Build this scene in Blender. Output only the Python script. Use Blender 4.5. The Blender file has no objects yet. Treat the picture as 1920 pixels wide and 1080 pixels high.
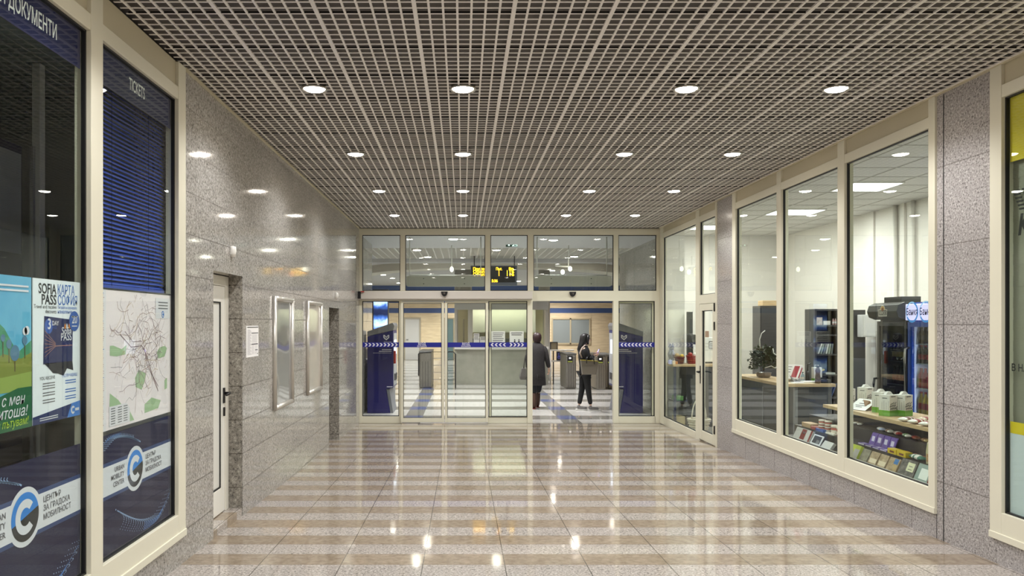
import bpy, bmesh, math, random
from mathutils import Vector, Matrix
random.seed(7)
sc = bpy.context.scene
COL = sc.collection
PI = math.pi

# ------------------------------------------------------------------ camera, world, exposure
FPX, CX, CY, CAMZ = 1444.0, 868.0, 606.0, 1.85
cam_d = bpy.data.cameras.new('camera')
cam_d.sensor_width = 36.0
cam_d.lens = 36.0 * FPX / 1920.0
cam_d.shift_x = (960 - CX) / 1920.0
cam_d.shift_y = (CY - 540) / 1920.0
cam_d.clip_start, cam_d.clip_end = 0.05, 200
cam = bpy.data.objects.new('camera', cam_d)
COL.objects.link(cam)
cam.location = (0, 0, CAMZ)
cam.rotation_euler = (PI / 2, 0, 0)
sc.camera = cam
w = bpy.data.worlds.new('world')
sc.world = w
w.use_nodes = True
w.node_tree.nodes['Background'].inputs[0].default_value = (0.55, 0.58, 0.62, 1)
w.node_tree.nodes['Background'].inputs[1].default_value = 0.06
sc.view_settings.view_transform = 'Standard'
sc.view_settings.look = 'None'
sc.view_settings.gamma = 1
sc.view_settings.exposure = 0.0
sc.view_settings.use_curve_mapping = False

CORRIDOR_WATTS = 62.0
HALL_WATTS = 330.0

# ------------------------------------------------------------------ materials
def lin(c):
    return c / 12.92 if c <= 0.04045 else ((c + 0.055) / 1.055) ** 2.4
def rgb(r, g, b):
    return (lin(r / 255), lin(g / 255), lin(b / 255), 1)
MATS = {}
def mat(name, c, rough=0.5, metal=0.0, spec=0.5, emit=0.0, coat=0.0):
    if name in MATS: return MATS[name]
    m = bpy.data.materials.new(name); m.use_nodes = True
    b = m.node_tree.nodes['Principled BSDF']
    b.inputs['Base Color'].default_value = rgb(*c)
    b.inputs['Roughness'].default_value = rough
    b.inputs['Metallic'].default_value = metal
    b.inputs['Specular IOR Level'].default_value = spec
    b.inputs['Coat Weight'].default_value = coat
    b.inputs['Coat Roughness'].default_value = 0.05
    if emit:
        b.inputs['Emission Color'].default_value = rgb(*c)
        b.inputs['Emission Strength'].default_value = emit
    MATS[name] = m
    return m
class NT:
    """tiny helper for node graphs"""
    def __init__(s, m):
        s.t = m.node_tree; s.b = s.t.nodes['Principled BSDF']
    def n(s, kind, **kw):
        x = s.t.nodes.new(kind)
        for k, v in kw.items(): setattr(x, k, v)
        return x
    def l(s, a, b): s.t.links.new(a, b)
    def math(s, op, a, b=0.0, c=None):
        x = s.n('ShaderNodeMath', operation=op)
        for i, v in enumerate((a, b) if c is None else (a, b, c)):
            if isinstance(v, (int, float)): x.inputs[i].default_value = v
            else: s.l(v, x.inputs[i])
        return x.outputs[0]
    def ramp(s, fac, stops, interp='LINEAR'):
        x = s.n('ShaderNodeValToRGB'); x.color_ramp.interpolation = interp
        e = x.color_ramp.elements
        while len(e) > 1: e.remove(e[-1])
        e[0].position, e[0].color = stops[0]
        for p, c in stops[1:]:
            k = e.new(p); k.color = c
        s.l(fac, x.inputs[0]); return x.outputs[0]
    def mix(s, f, a, b):
        x = s.n('ShaderNodeMix', data_type='RGBA')
        for i, v in ((0, f), (6, a), (7, b)):
            if isinstance(v, (int, float)): x.inputs[i].default_value = v
            elif isinstance(v, tuple): x.inputs[i].default_value = v
            else: s.l(v, x.inputs[i])
        return x.outputs[2]
    def pos(s):
        g = s.n('ShaderNodeNewGeometry'); sep = s.n('ShaderNodeSeparateXYZ')
        s.l(g.outputs['Position'], sep.inputs[0])
        return g.outputs['Position'], sep.outputs
    def noise(s, vec, scale, detail=2, rough=0.5):
        x = s.n('ShaderNodeTexNoise'); x.inputs['Scale'].default_value = scale
        x.inputs['Detail'].default_value = detail; x.inputs['Roughness'].default_value = rough
        s.l(vec, x.inputs['Vector']); return x.outputs['Fac']

def granite(name, dark, mid, light, z0, rowh, bw, rough, scale=1.0, uneven=0.012):
    m = mat(name, mid, rough); t = NT(m)
    p, xyz = t.pos()
    f1 = t.noise(p, 62 * scale, 3, .62); f2 = t.noise(p, 150 * scale, 2, .6)
    f = t.math('ADD', t.math('MULTIPLY', f1, .62), t.math('MULTIPLY', f2, .38))
    c = t.ramp(f, [(.39, rgb(*dark)), (.47, rgb(*mid)), (.53, rgb(*mid)), (.63, rgb(*light))])
    cmb = t.n('ShaderNodeCombineXYZ')
    t.l(t.math('ADD', xyz[0], xyz[1]), cmb.inputs[0]); t.l(t.math('SUBTRACT', xyz[2], z0 - 20 * rowh), cmb.inputs[1])
    br = t.n('ShaderNodeTexBrick'); t.l(cmb.outputs[0], br.inputs['Vector'])
    br.inputs['Scale'].default_value = 1; br.inputs['Brick Width'].default_value = bw
    br.inputs['Row Height'].default_value = rowh; br.inputs['Mortar Size'].default_value = .0036
    br.inputs['Mortar Smooth'].default_value = 0; br.inputs['Color1'].default_value = (.93, .93, .93, 1)
    br.inputs['Color2'].default_value = (1.03, 1.03, 1.03, 1); br.inputs['Mortar'].default_value = (.42, .4, .38, 1)
    br.offset = 0.5
    mul = t.n('ShaderNodeMix', data_type='RGBA', blend_type='MULTIPLY'); mul.inputs[0].default_value = 1
    t.l(c, mul.inputs[6]); t.l(br.outputs['Color'], mul.inputs[7])
    t.l(mul.outputs[2], t.b.inputs['Base Color'])
    r = t.math('ADD', t.math('MULTIPLY', f2, .06), rough - .03)
    t.l(t.math('ADD', r, t.math('MULTIPLY', br.outputs['Fac'], .5)), t.b.inputs['Roughness'])
    bp = t.n('ShaderNodeBump'); bp.inputs['Strength'].default_value = uneven; bp.inputs['Distance'].default_value = .02
    t.l(t.noise(p, 3.5, 1), bp.inputs['Height']); t.l(bp.outputs[0], t.b.inputs['Normal'])
    return m
GRAN_L = granite('granite_polished_grey', (92, 89, 85), (163, 159, 153), (207, 203, 197), 1.01, .2925, .9, .065)
GRAN_R = granite('granite_pinkish_grey', (102, 97, 97), (168, 163, 161), (213, 208, 206), .64, .6, 40., .2, 1.05)
GRAN_B = granite('granite_base_course', (104, 99, 98), (166, 161, 159), (208, 204, 202), -1.0, 4.0, .46, .3, 1.05)
GRAN_ROUGH = granite('granite_flamed_grey', (74, 71, 66), (136, 131, 122), (186, 181, 170), 1.01, .2925, 9., .6, .8)

def floor_mat():
    m = mat('floor_striped_granite', (180, 165, 150), .12); t = NT(m)
    p, xyz = t.pos()
    fr = t.math('FRACT', t.math('DIVIDE', t.math('ADD', xyz[1], 100 * .523 - 5.224), .523))
    brown = t.math('LESS_THAN', fr, .5)
    f1 = t.noise(p, 60, 3, .62); f2 = t.noise(p, 160, 2, .6)
    f = t.math('ADD', t.math('MULTIPLY', f1, .6), t.math('MULTIPLY', f2, .4))
    cl = t.ramp(f, [(.38, rgb(92, 86, 82)), (.46, rgb(164, 156, 149)), (.54, rgb(174, 166, 158)), (.64, rgb(214, 206, 198))])
    f3 = t.noise(p, 22, 4, .6)
    cb = t.ramp(f3, [(.32, rgb(130, 115, 98)), (.5, rgb(146, 131, 113)), (.7, rgb(160, 145, 127))])
    c = t.mix(brown, cl, cb)
    # grout: lengthways joints and stripe edges
    jx = t.math('FRACT', t.math('DIVIDE', t.math('ADD', xyz[0], 50 * .5556 + .272 + .003), .5556))
    j1 = t.math('LESS_THAN', jx, .006 / .5556)
    jy = t.math('FRACT', t.math('DIVIDE', t.math('ADD', xyz[1], 100 * .523 - 5.224 + .0012), .2615))
    j2 = t.math('MULTIPLY', t.math('LESS_THAN', jy, .0034 / .2615), .7)
    j = t.math('MAXIMUM', j1, j2)
    # slight tone difference tile by tile
    wn = t.n('ShaderNodeTexWhiteNoise', noise_dimensions='2D'); cv = t.n('ShaderNodeCombineXYZ')
    t.l(t.math('FLOOR', t.math('DIVIDE', t.math('ADD', xyz[0], 50 * .5556 + .272), .5556)), cv.inputs[0])
    t.l(t.math('FLOOR', t.math('DIVIDE', t.math('ADD', xyz[1], 100 * .523 - 5.224), .2615)), cv.inputs[1])
    t.l(cv.outputs[0], wn.inputs['Vector'])
    hs = t.n('ShaderNodeHueSaturation'); t.l(t.math('ADD', t.math('MULTIPLY', wn.outputs['Value'], .1), .95), hs.inputs['Value'])
    t.l(c, hs.inputs['Color'])
    c = t.mix(t.math('MULTIPLY', j, .9), hs.outputs[0], rgb(70, 62, 55))
    t.l(c, t.b.inputs['Base Color'])
    t.l(t.math('ADD', t.math('ADD', t.math('MULTIPLY', brown, .05), .045), t.math('MULTIPLY', j, .02)), t.b.inputs['Roughness'])
    bp = t.n('ShaderNodeBump'); bp.inputs['Strength'].default_value = .012; bp.inputs['Distance'].default_value = .02
    t.l(t.noise(p, 5, 1), bp.inputs['Height']); t.l(bp.outputs[0], t.b.inputs['Normal'])
    return m
FLOOR = floor_mat()

def hall_floor_mat():
    m = mat('floor_hall_tiles', (205, 203, 200), .1); t = NT(m)
    p, xyz = t.pos()
    cross = t.math('LESS_THAN', t.math('FRACT', t.math('DIVIDE', t.math('ADD', xyz[1], 50 * 1.66 - 14.82), 1.66)), .36)
    lx = t.math('FRACT', t.math('DIVIDE', t.math('ADD', xyz[0], 50 * 3.0 - 1.86), 3.0))
    lon = t.math('LESS_THAN', lx, .115)
    both = t.math('MULTIPLY', cross, lon); either = t.math('MAXIMUM', cross, lon)
    n = t.noise(p, 14, 3)
    base = t.ramp(n, [(.3, rgb(196, 193, 188)), (.7, rgb(220, 218, 213))])
    grey = t.ramp(n, [(.3, rgb(124, 122, 116)), (.7, rgb(148, 145, 138))])
    c = t.mix(either, base, grey); c = t.mix(both, c, rgb(84, 96, 140))
    g = t.math('MAXIMUM', t.math('LESS_THAN', t.math('FRACT', t.math('DIVIDE', t.math('ADD', xyz[0], 60), .6)), .006),
               t.math('LESS_THAN', t.math('FRACT', t.math('DIVIDE', t.math('ADD', xyz[1], 60), .6)), .006))
    c = t.mix(t.math('MULTIPLY', g, .5), c, rgb(110, 108, 105))
    t.l(c, t.b.inputs['Base Color'])
    return m
HALL_FLOOR = hall_floor_mat()

def stripes_wall_mat():
    """beige split stone of the far hall wall with blue bands"""
    m = mat('stone_beige_blue_bands', (205, 180, 140), .5); t = NT(m)
    p, xyz = t.pos()
    cmb = t.n('ShaderNodeCombineXYZ'); t.l(t.math('ADD', xyz[0], xyz[1]), cmb.inputs[0]); t.l(t.math('MULTIPLY', xyz[2], 8), cmb.inputs[1])
    n = t.noise(cmb.outputs[0], 1.6, 4, .6)
    c = t.ramp(n, [(.3, rgb(214, 194, 158)), (.55, rgb(232, 213, 178)), (.75, rgb(240, 224, 192))])
    band = None
    for a, b in ((2.36, 2.61), (2.87, 3.16), (3.42, 3.8)):
        k = t.math('MULTIPLY', t.math('GREATER_THAN', xyz[2], a), t.math('LESS_THAN', xyz[2], b))
        band = k if band is None else t.math('MAXIMUM', band, k)
    c = t.mix(band, c, rgb(70, 94, 146))
    jj = t.math('LESS_THAN', t.math('FRACT', t.math('DIVIDE', xyz[2], .3)), .02)
    c = t.mix(t.math('MULTIPLY', jj, .25), c, rgb(120, 100, 72))
    t.l(c, t.b.inputs['Base Color']); return m
BANDED = stripes_wall_mat()

def noisy(name, c1, c2, scale=8, rough=.5, stretch=(1, 1, 1), metal=0, **kw):
    m = mat(name, c1, rough, metal, **kw); t = NT(m)
    p, xyz = t.pos(); mp = t.n('ShaderNodeMapping'); mp.inputs['Scale'].default_value = stretch
    t.l(p, mp.inputs['Vector'])
    t.l(t.ramp(t.noise(mp.outputs[0], scale, 4, .6), [(.3, rgb(*c1)), (.7, rgb(*c2))]), t.b.inputs['Base Color'])
    return m
def glass(name, tint=(255, 255, 255), boost=1.0, rough=0.0):
    m = bpy.data.materials.new(name); m.use_nodes = True
    t = m.node_tree; t.nodes.remove(t.nodes['Principled BSDF']); out = t.nodes['Material Output']
    tr = t.nodes.new('ShaderNodeBsdfTransparent'); tr.inputs[0].default_value = rgb(*tint)
    gl = t.nodes.new('ShaderNodeBsdfGlossy'); gl.inputs['Roughness'].default_value = rough
    gl.inputs['Color'].default_value = (.97, .98, 1, 1)
    fr = t.nodes.new('ShaderNodeFresnel'); fr.inputs['IOR'].default_value = 1.52
    geo = t.nodes.new('ShaderNodeNewGeometry')
    def mth(op, a, b):
        x = t.nodes.new('ShaderNodeMath'); x.operation = op; x.use_clamp = True
        for i, v in enumerate((a, b)):
            if isinstance(v, (int, float)): x.inputs[i].default_value = v
            else: t.links.new(v, x.inputs[i])
        return x.outputs[0]
    front = mth('SUBTRACT', 1.0, geo.outputs['Backfacing'])
    f = mth('MULTIPLY', mth('MULTIPLY', fr.outputs[0], boost), front)
    mx = t.nodes.new('ShaderNodeMixShader')
    t.links.new(f, mx.inputs[0]); t.links.new(tr.outputs[0], mx.inputs[1]); t.links.new(gl.outputs[0], mx.inputs[2])
    t.links.new(mx.outputs[0], out.inputs['Surface'])
    MATS[name] = m; return m
GLASS = glass('glass_clear', (246, 251, 248), .9)
GLASS_T = glass('glass_ticket_office', (248, 252, 250), .72)
GLASS_S = glass('glass_sliding_door', (250, 252, 250), .9)
GLASS_F = glass('glass_fridge', (215, 222, 220), 1.6)
PET = glass('clear_bottle_plastic', (205, 222, 232), 2.2)

CREAM = mat('cream_aluminium', (222, 218, 198), .38)
CREAM_SHADE = mat('cream_shaded', (198, 189, 162), .42)  # frame cream darkened: the header panels' shade is put into the colour
BLACK_GASKET = mat('black_gasket', (22, 22, 24), .5)
WHITE = mat('white_plastic', (232, 230, 224), .4)
PAPER = mat('white_paper', (240, 238, 236), .6)
INK = mat('dark_ink', (44, 44, 52), .6)
INK2 = mat('grey_ink', (120, 118, 124), .6)
BLACK = mat('black_plastic', (20, 20, 22), .35)
DGREY = mat('dark_grey', (58, 58, 60), .45)
MGREY = mat('mid_grey', (128, 128, 128), .5)
GRILLE = mat('ceiling_grid_paint', (238, 233, 227), .5)
PLENUM = mat('ceiling_backing', (100, 95, 90), .8)
GAP_SHADE = mat('ceiling_gap_shadow', (26, 23, 20), .9)
ALU = mat('brushed_aluminium', (186, 182, 174), .3, .9)
STEEL = noisy('brushed_steel', (128, 125, 118), (160, 156, 148), 30, .35, (8, 8, .3), .75)
OPER = mat('anodised_operator_cover', (212, 206, 198), .35, .15)
NAVY = mat('navy_vinyl', (27, 29, 66), .5, 0, .2)
NAVY_H = mat('navy_header_vinyl', (40, 42, 84), .5, 0, .2)
BLUE = mat('strip_blue', (28, 36, 140), .45)
KIOSKB = mat('ticket_machine_blue', (24, 24, 104), .32)
WHITE_V = mat('white_vinyl', (226, 224, 234), .5)
LBLUE = mat('swoosh_blue', (78, 132, 214), .45)
DOTC = mat('dot_pale_blue', (150, 178, 224), .45)
LOGOB = mat('logo_blue', (30, 130, 222), .45)
LAMP = mat('lamp_lens', (255, 244, 228), .4, emit=80)
PANELLIGHT = mat('led_panel_lens', (250, 250, 255), .4, emit=9)
PLASTER = mat('white_plaster', (226, 222, 214), .7)
HALLCEIL = mat('hall_ceiling_paint', (196, 194, 196), .7)
BEIGEWALL = noisy('beige_stone', (196, 172, 132), (220, 198, 160), 3, .45, (1, 1, 7))
OAK = noisy('oak_laminate', (188, 158, 116), (206, 178, 138), 9, .4, (.6, .6, 6))
ANTHRA = mat('anthracite_laminate', (54, 54, 56), .3)
SHELFB = mat('dark_display_board', (52, 46, 44), .5)
YELLOW = mat('yellow_vinyl', (224, 200, 18), .45)
FROST = mat('frosted_vinyl', (206, 214, 220), .6)
SHUT = mat('olive_grey_shutter', (142, 140, 124), .5)
LED_Y = mat('led_amber', (255, 196, 40), .5, emit=3.2)
EXITG = mat('exit_green', (20, 122, 92), .5, emit=.5)
EXITW = mat('exit_white', (230, 255, 246), .5, emit=2.6)
SKIN = mat('skin', (224, 182, 156), .55)

# ------------------------------------------------------------------ mesh helpers
class MB:
    def __init__(s): s.v = []; s.f = []; s.m = []; s.s = []
    def add(s, vs, fs, m=0, smooth=False):
        k = len(s.v); s.v += [tuple(x) for x in vs]
        for f in fs: s.f.append([i + k for i in f]); s.m.append(m); s.s.append(smooth)
        return s
    def box(s, x0, x1, y0, y1, z0, z1, m=0):
        if x0 > x1: x0, x1 = x1, x0
        if y0 > y1: y0, y1 = y1, y0
        if z0 > z1: z0, z1 = z1, z0
        v = [(x0, y0, z0), (x1, y0, z0), (x1, y1, z0), (x0, y1, z0), (x0, y0, z1), (x1, y0, z1), (x1, y1, z1), (x0, y1, z1)]
        return s.add(v, [(0, 3, 2, 1), (4, 5, 6, 7), (0, 1, 5, 4), (1, 2, 6, 5), (2, 3, 7, 6), (3, 0, 4, 7)], m)
    def obox(s, o, u, v, w, m=0):
        """box from a corner and three edge vectors"""
        o, u, v, w = map(Vector, (o, u, v, w))
        p = [o, o + u, o + u + v, o + v, o + w, o + u + w, o + u + v + w, o + v + w]
        fl = [(0, 3, 2, 1), (4, 5, 6, 7), (0, 1, 5, 4), (1, 2, 6, 5), (2, 3, 7, 6), (3, 0, 4, 7)]
        if u.cross(v).dot(w) < 0: fl = [f[::-1] for f in fl]
        return s.add(p, fl, m)
    def prism(s, poly, axis, a0, a1, m=0, smooth=False):
        """poly of 2D points: axis 'x' -> (y,z), 'y' -> (x,z), 'z' -> (x,y)"""
        def P(q, a): return {'x': (a, q[0], q[1]), 'y': (q[0], a, q[1]), 'z': (q[0], q[1], a)}[axis]
        n = len(poly); area = sum(poly[i][0] * poly[(i + 1) % n][1] - poly[(i + 1) % n][0] * poly[i][1] for i in range(n))
        if (area > 0) == (axis == 'y'): poly = poly[::-1]
        if a0 > a1: a0, a1 = a1, a0
        v = [P(q, a0) for q in poly] + [P(q, a1) for q in poly]
        f = [tuple(range(n))[::-1], tuple(range(n, 2 * n))] + [(i, (i + 1) % n, n + (i + 1) % n, n + i) for i in range(n)]
        return s.add(v, f, m, smooth)
    def loft(s, rings, m=0, smooth=True, caps=True, closed=True):
        n = len(rings[0]); v = [p for r in rings for p in r]; f = []
        for i in range(len(rings) - 1):
            for j in range(n if closed else n - 1):
                a, b = i * n + j, i * n + (j + 1) % n
                f.append((a, b, b + n, a + n))
        if caps: f += [tuple(range(n))[::-1], tuple(range((len(rings) - 1) * n, len(rings) * n))]
        return s.add(v, f, m, smooth)
    def lathe(s, c, prof, n=24, m=0, smooth=True, caps=True):
        rings = [[(c[0] + r * math.cos(2 * PI * j / n), c[1] + r * math.sin(2 * PI * j / n), c[2] + z) for j in range(n)] for r, z in prof]
        return s.loft(rings, m, smooth, caps)
    def tube(s, pts, r, n=8, m=0, caps=True):
        pts = [Vector(p) for p in pts]; rings = []
        up = None
        for i, p in enumerate(pts):
            d = (pts[min(i + 1, len(pts) - 1)] - pts[max(i - 1, 0)]).normalized()
            if up is None: up = Vector((0, 0, 1)) if abs(d.z) < .9 else Vector((1, 0, 0))
            a = d.cross(up).normalized(); b = d.cross(a).normalized(); up = -b if False else up
            rr = r[i] if isinstance(r, (list, tuple)) else r
            rings.append([p + a * rr * math.cos(2 * PI * j / n) - b * rr * math.sin(2 * PI * j / n) for j in range(n)])
        return s.loft(rings, m, True, caps)
    def ball(s, c, r, m=0, n=14, k=8):
        rx, ry, rz = r if isinstance(r, (tuple, list)) else (r, r, r)
        rings = []
        for i in range(k + 1):
            t = -PI / 2 + PI * (i + .02) / (k + .04)
            rings.append([(c[0] + rx * math.cos(t) * math.cos(2 * PI * j / n), c[1] + ry * math.cos(t) * math.sin(2 * PI * j / n), c[2] + rz * math.sin(t)) for j in range(n)])
        return s.loft(rings, m)
    def quad(s, a, b, c, d, m=0): return s.add([a, b, c, d], [(0, 1, 2, 3)], m)
    def disc(s, c, u, v, r, n=28, m=0, r0=None, a0=0, a1=2 * PI):
        """flat disc, ring or sector in the plane of u, v"""
        c, u, v = map(Vector, (c, u, v)); full = abs(a1 - a0 - 2 * PI) < 1e-6
        k = n if full else n + 1
        an = [a0 + (a1 - a0) * i / n for i in range(k)]
        ou = [c + u * r * math.cos(t) + v * r * math.sin(t) for t in an]
        if r0 is None:
            if full: return s.add(ou, [tuple(range(k))], m)
            return s.add(ou + [c], [tuple(range(k + 1))], m)
        inn = [c + u * r0 * math.cos(t) + v * r0 * math.sin(t) for t in an]
        f = [(i, (i + 1) % k, k + (i + 1) % k, k + i) for i in range(k if full else k - 1)]
        return s.add(ou + inn, f, m)
    def poly(s, pts, m=0): return s.add(pts, [tuple(range(len(pts)))], m)
    def text(s, txt, o, u, v, size, m=0, align='l', fit=None, bold=0.0, shear=0.0):
        """flat lettering: baseline start/centre/end at o, u along the line, v up, cap height about 0.7 size"""
        vs, fs = glyphs(txt, bold, shear)
        if not vs: return s
        x0 = min(p[0] for p in vs); x1 = max(p[0] for p in vs)
        k = size; kx = size if fit is None else fit / max(x1 - x0, 1e-6)
        off = {'l': x0, 'c': (x0 + x1) / 2, 'r': x1}[align]
        o, u, v = Vector(o), Vector(u).normalized(), Vector(v).normalized()
        return s.add([o + u * ((p[0] - off) * kx) + v * (p[1] * k) for p in vs], fs, m)
    def scale_uv(s): return s
_GL = {}
def glyphs(txt, bold, shear):
    key = (txt, bold, shear)
    if key in _GL: return _GL[key]
    cu = bpy.data.curves.new('t', 'FONT'); cu.body = txt; cu.size = 1; cu.offset = bold; cu.shear = shear
    cu.resolution_u = 3
    o = bpy.data.objects.new('t', cu); COL.objects.link(o)
    dg = bpy.context.evaluated_depsgraph_get(); dg.update()
    me = bpy.data.meshes.new_from_object(o.evaluated_get(dg))
    vs = [tuple(v.co) for v in me.vertices]; fs = [tuple(p.vertices) for p in me.polygons]
    bpy.data.objects.remove(o); bpy.data.curves.remove(cu); bpy.data.meshes.remove(me)
    _GL[key] = (vs, fs); return _GL[key]

OFF = {}
def mesh_of(name, mb, mats, off, bevel=0.0, seg=2):
    me = bpy.data.meshes.new(name)
    me.from_pydata([(v[0] - off[0], v[1] - off[1], v[2] - off[2]) for v in mb.v], [], mb.f)
    for m in (mats if isinstance(mats, (list, tuple)) else [mats]): me.materials.append(m)
    for i, p in enumerate(me.polygons): p.material_index = mb.m[i]; p.use_smooth = mb.s[i]
    if bevel:
        bm = bmesh.new(); bm.from_mesh(me)
        es = [e for e in bm.edges if len(e.link_faces) == 2 and e.calc_face_angle(0) > .6]
        bmesh.ops.bevel(bm, geom=es, offset=bevel, segments=seg, affect='EDGES', profile=.5, clamp_overlap=True)
        bm.to_mesh(me); bm.free()
    me.validate(); me.update()
    return me
def obj(name, mb, mats, parent=None, bevel=0.0, label=None, kind=None):
    off = OFF[parent.name] if parent else (0, 0, 0)
    o = bpy.data.objects.new(name, mesh_of(name, mb, mats, off, bevel)); COL.objects.link(o)
    if parent: o.parent = parent
    OFF[o.name] = off
    if label: o['label'] = label
    if kind: o['kind'] = kind
    return o
def tag(o, label, cat, group=None):
    o['label'] = label; o['category'] = cat
    if group: o['group'] = group
    return o
def thing(name, label, cat, loc, group=None):
    o = bpy.data.objects.new(name, None); COL.objects.link(o); o.location = loc; o.empty_display_size = .1
    OFF[o.name] = tuple(loc); return tag(o, label, cat, group)
def single(name, mb, mats, label, cat, group=None, bevel=0.0):
    xs, ys, zs = zip(*mb.v)
    off = ((min(xs) + max(xs)) / 2, (min(ys) + max(ys)) / 2, min(zs))
    o = bpy.data.objects.new(name, mesh_of(name, mb, mats, off, bevel)); COL.objects.link(o)
    o.location = off; OFF[o.name] = off
    return tag(o, label, cat, group)
def struct(name, mb, mats, label=None, cat=None, bevel=0.0):
    o = obj(name, mb, mats, None, bevel); o['kind'] = 'structure'
    o['label'] = label or name.replace('_', ' '); o['category'] = cat or name.split('_')[0]
    return o
def dup(root, loc, label=None, group=None, rotz=None):
    r = root.copy(); COL.objects.link(r); r.location = loc
    if rotz is not None: r.rotation_euler = (0, 0, rotz)
    if label: r['label'] = label
    if group: r['group'] = group
    for ch in list(root.children):
        c = ch.copy(); COL.objects.link(c); c.parent = r
        for g in list(ch.children):
            d = g.copy(); COL.objects.link(d); d.parent = c
    return r
def px(x, y, Y):
    """a point at depth Y seen at pixel x, y"""
    return Vector(((x - CX) * Y / FPX, Y, CAMZ - (y - CY) * Y / FPX))
def rounded(x0, x1, z0, z1, r, n=5):
    pts = []
    for cx, cz, a in ((x1 - r, z0 + r, -PI / 2), (x1 - r, z1 - r, 0), (x0 + r, z1 - r, PI / 2), (x0 + r, z0 + r, PI)):
        for i in range(n + 1):
            t = a + PI / 2 * i / n; pts.append((cx + r * math.cos(t), cz + r * math.sin(t)))
    return pts
def skin_mesh(name, joints, edges, root_i=0, sub=2):
    """one continuous limb surface from joints [(co, (rx, ry))] and edges; returns an MB"""
    me = bpy.data.meshes.new(name)
    me.from_pydata([tuple(j[0]) for j in joints], edges, [])
    o = bpy.data.objects.new(name, me); COL.objects.link(o)
    o.modifiers.new('skin', 'SKIN').use_smooth_shade = True
    ss = o.modifiers.new('sub', 'SUBSURF'); ss.levels = sub; ss.render_levels = sub
    for i, j in enumerate(joints):
        r = j[1]; me.skin_vertices[0].data[i].radius = r if isinstance(r, tuple) else (r, r)
        me.skin_vertices[0].data[i].use_root = (i == root_i)
    dg = bpy.context.evaluated_depsgraph_get(); dg.update()
    out = bpy.data.meshes.new_from_object(o.evaluated_get(dg))
    mb = MB(); mb.add([tuple(v.co) for v in out.vertices], [tuple(p.vertices) for p in out.polygons], 0, True)
    bpy.data.objects.remove(o); bpy.data.meshes.remove(me); bpy.data.meshes.remove(out)
    return mb

# ------------------------------------------------------------------ the corridor shell
XL, XR, YF, CE, YB = -1.914, 3.642, 14.21, 3.604, -3.0
RAMP = 0.02355
def fz(y): return RAMP * (YF - y) if y < YF else 0.0

b = MB(); b.add([(XL - .3, YB, fz(YB)), (XR + .1, YB, fz(YB)), (XR + .1, YF, 0), (XL - .3, YF, 0),
                 (XL - .3, YB, -.1), (XR + .1, YB, -.1), (XR + .1, YF, -.1), (XL - .3, YF, -.1)],
                [(0, 1, 2, 3), (7, 6, 5, 4), (0, 4, 5, 1), (1, 5, 6, 2), (2, 6, 7, 3), (3, 7, 4, 0)])
struct('floor', b, FLOOR, 'polished floor of brown and pale granite stripes running across the corridor', 'floor')

# open-cell ceiling: lengthways mains, thin blades, backing above
b = MB()
x0m = .008 - .2778
H0, H1 = CE, CE + .045; HL, HC = CE + .009, CE + .0045
k0 = int((XL - x0m) / .5556) - 2
for k in range(k0, 9):
    for j in range(7):
        x = x0m + .5556 * (k + j / 7)
        if XL + .012 < x < XR - .012:
            wd = .012 if j == 0 else .0064
            b.box(x - wd, x + wd, YB, YF - .02, H0 - (.002 if j == 0 else 0), HL)
ym = 4.37
for k in range(-14, 19):
    for j in range(7):
        y = ym + .5556 * (k + j / 7)
        if YB < y < YF - .03:
            b.box(XL + .005, XR - .005, y - .006, y + .006, H0 + .001, HC)
b2 = MB()
for k in range(-14, 19):
    y = ym + .5556 * k - .0085
    if YB < y < YF - .03: b2.box(XL + .02, XR - .02, y - .0025, y + .0025, H0 + .002, H0 + .012)
ceil = struct('ceiling', b, GRILLE, 'open cell ceiling grid of pale painted blades over the corridor', 'ceiling')
obj('panel_joint', b2, GAP_SHADE, ceil)  # dark strips painted in for the recess shadow along the panel gaps
b = MB().box(XL - .3, XR + .3, YB, YF + .05, H1 + .006, H1 + .1)
obj('backing_board', b, PLENUM, ceil)
b = MB().box(XL, XL + .022, 5.27, YF, CE - .018, CE - .004)
struct('trim_1', b, CREAM_SHADE, 'thin pale edge strip between granite wall and ceiling grid', 'trim')
b = MB().box(XR - .022, XR, 2.5, YF, CE - .012, CE - .002)
struct('trim_2', b, CREAM_SHADE, 'thin pale edge strip between shop fronts and ceiling grid', 'trim')

# left wall with door recess and second recess
XW = XL - .34
b = MB()
b.box(XW, XL, YB, 2.62, -.1, CE + .05)
b.box(XL - .16, XL, 2.62, 5.272, -.1, .404)
b.box(XW, XL, 5.272, 5.906, -.1, CE + .05)
b.box(XW, XL, 5.906, 6.69, 2.255, CE + .05)
b.box(XW, XL, 6.69, 11.01, -.1, CE + .05)
b.box(XW, XL, 11.01, 11.91, 2.075, CE + .05)
b.box(XW, XL, 11.91, YF + .06, -.1, CE + .05)
wl = struct('wall_left', b, GRAN_L, 'polished grey granite wall with door recess and poster frames', 'wall')
b = MB()
b.box(XL - .118, XL - .003, 6.684, 6.6895, .245, 2.254); b.box(XL - .118, XL - .003, 5.9065, 5.912, .245, 2.254)
b.box(XW + .02, XL - .003, 11.902, 11.9095, 0.05, 2.074); b.box(XW + .02, XL - .003, 11.0105, 11.018, 0.05, 2.074)
obj('recess_jamb_lining', b, GRAN_ROUGH, wl, label='rough dark granite jamb lining')
b = MB().box(XW - .06, XW, 11.0, 11.92, -.1, 2.1)
obj('recess_back', b, GRAN_L, wl)
b = MB().box(XW, XL - .004, 5.912, 6.684, -.05, .245)
struct('trim_3', b, FLOOR, 'raised granite threshold under the white recessed door', 'trim')

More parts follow.
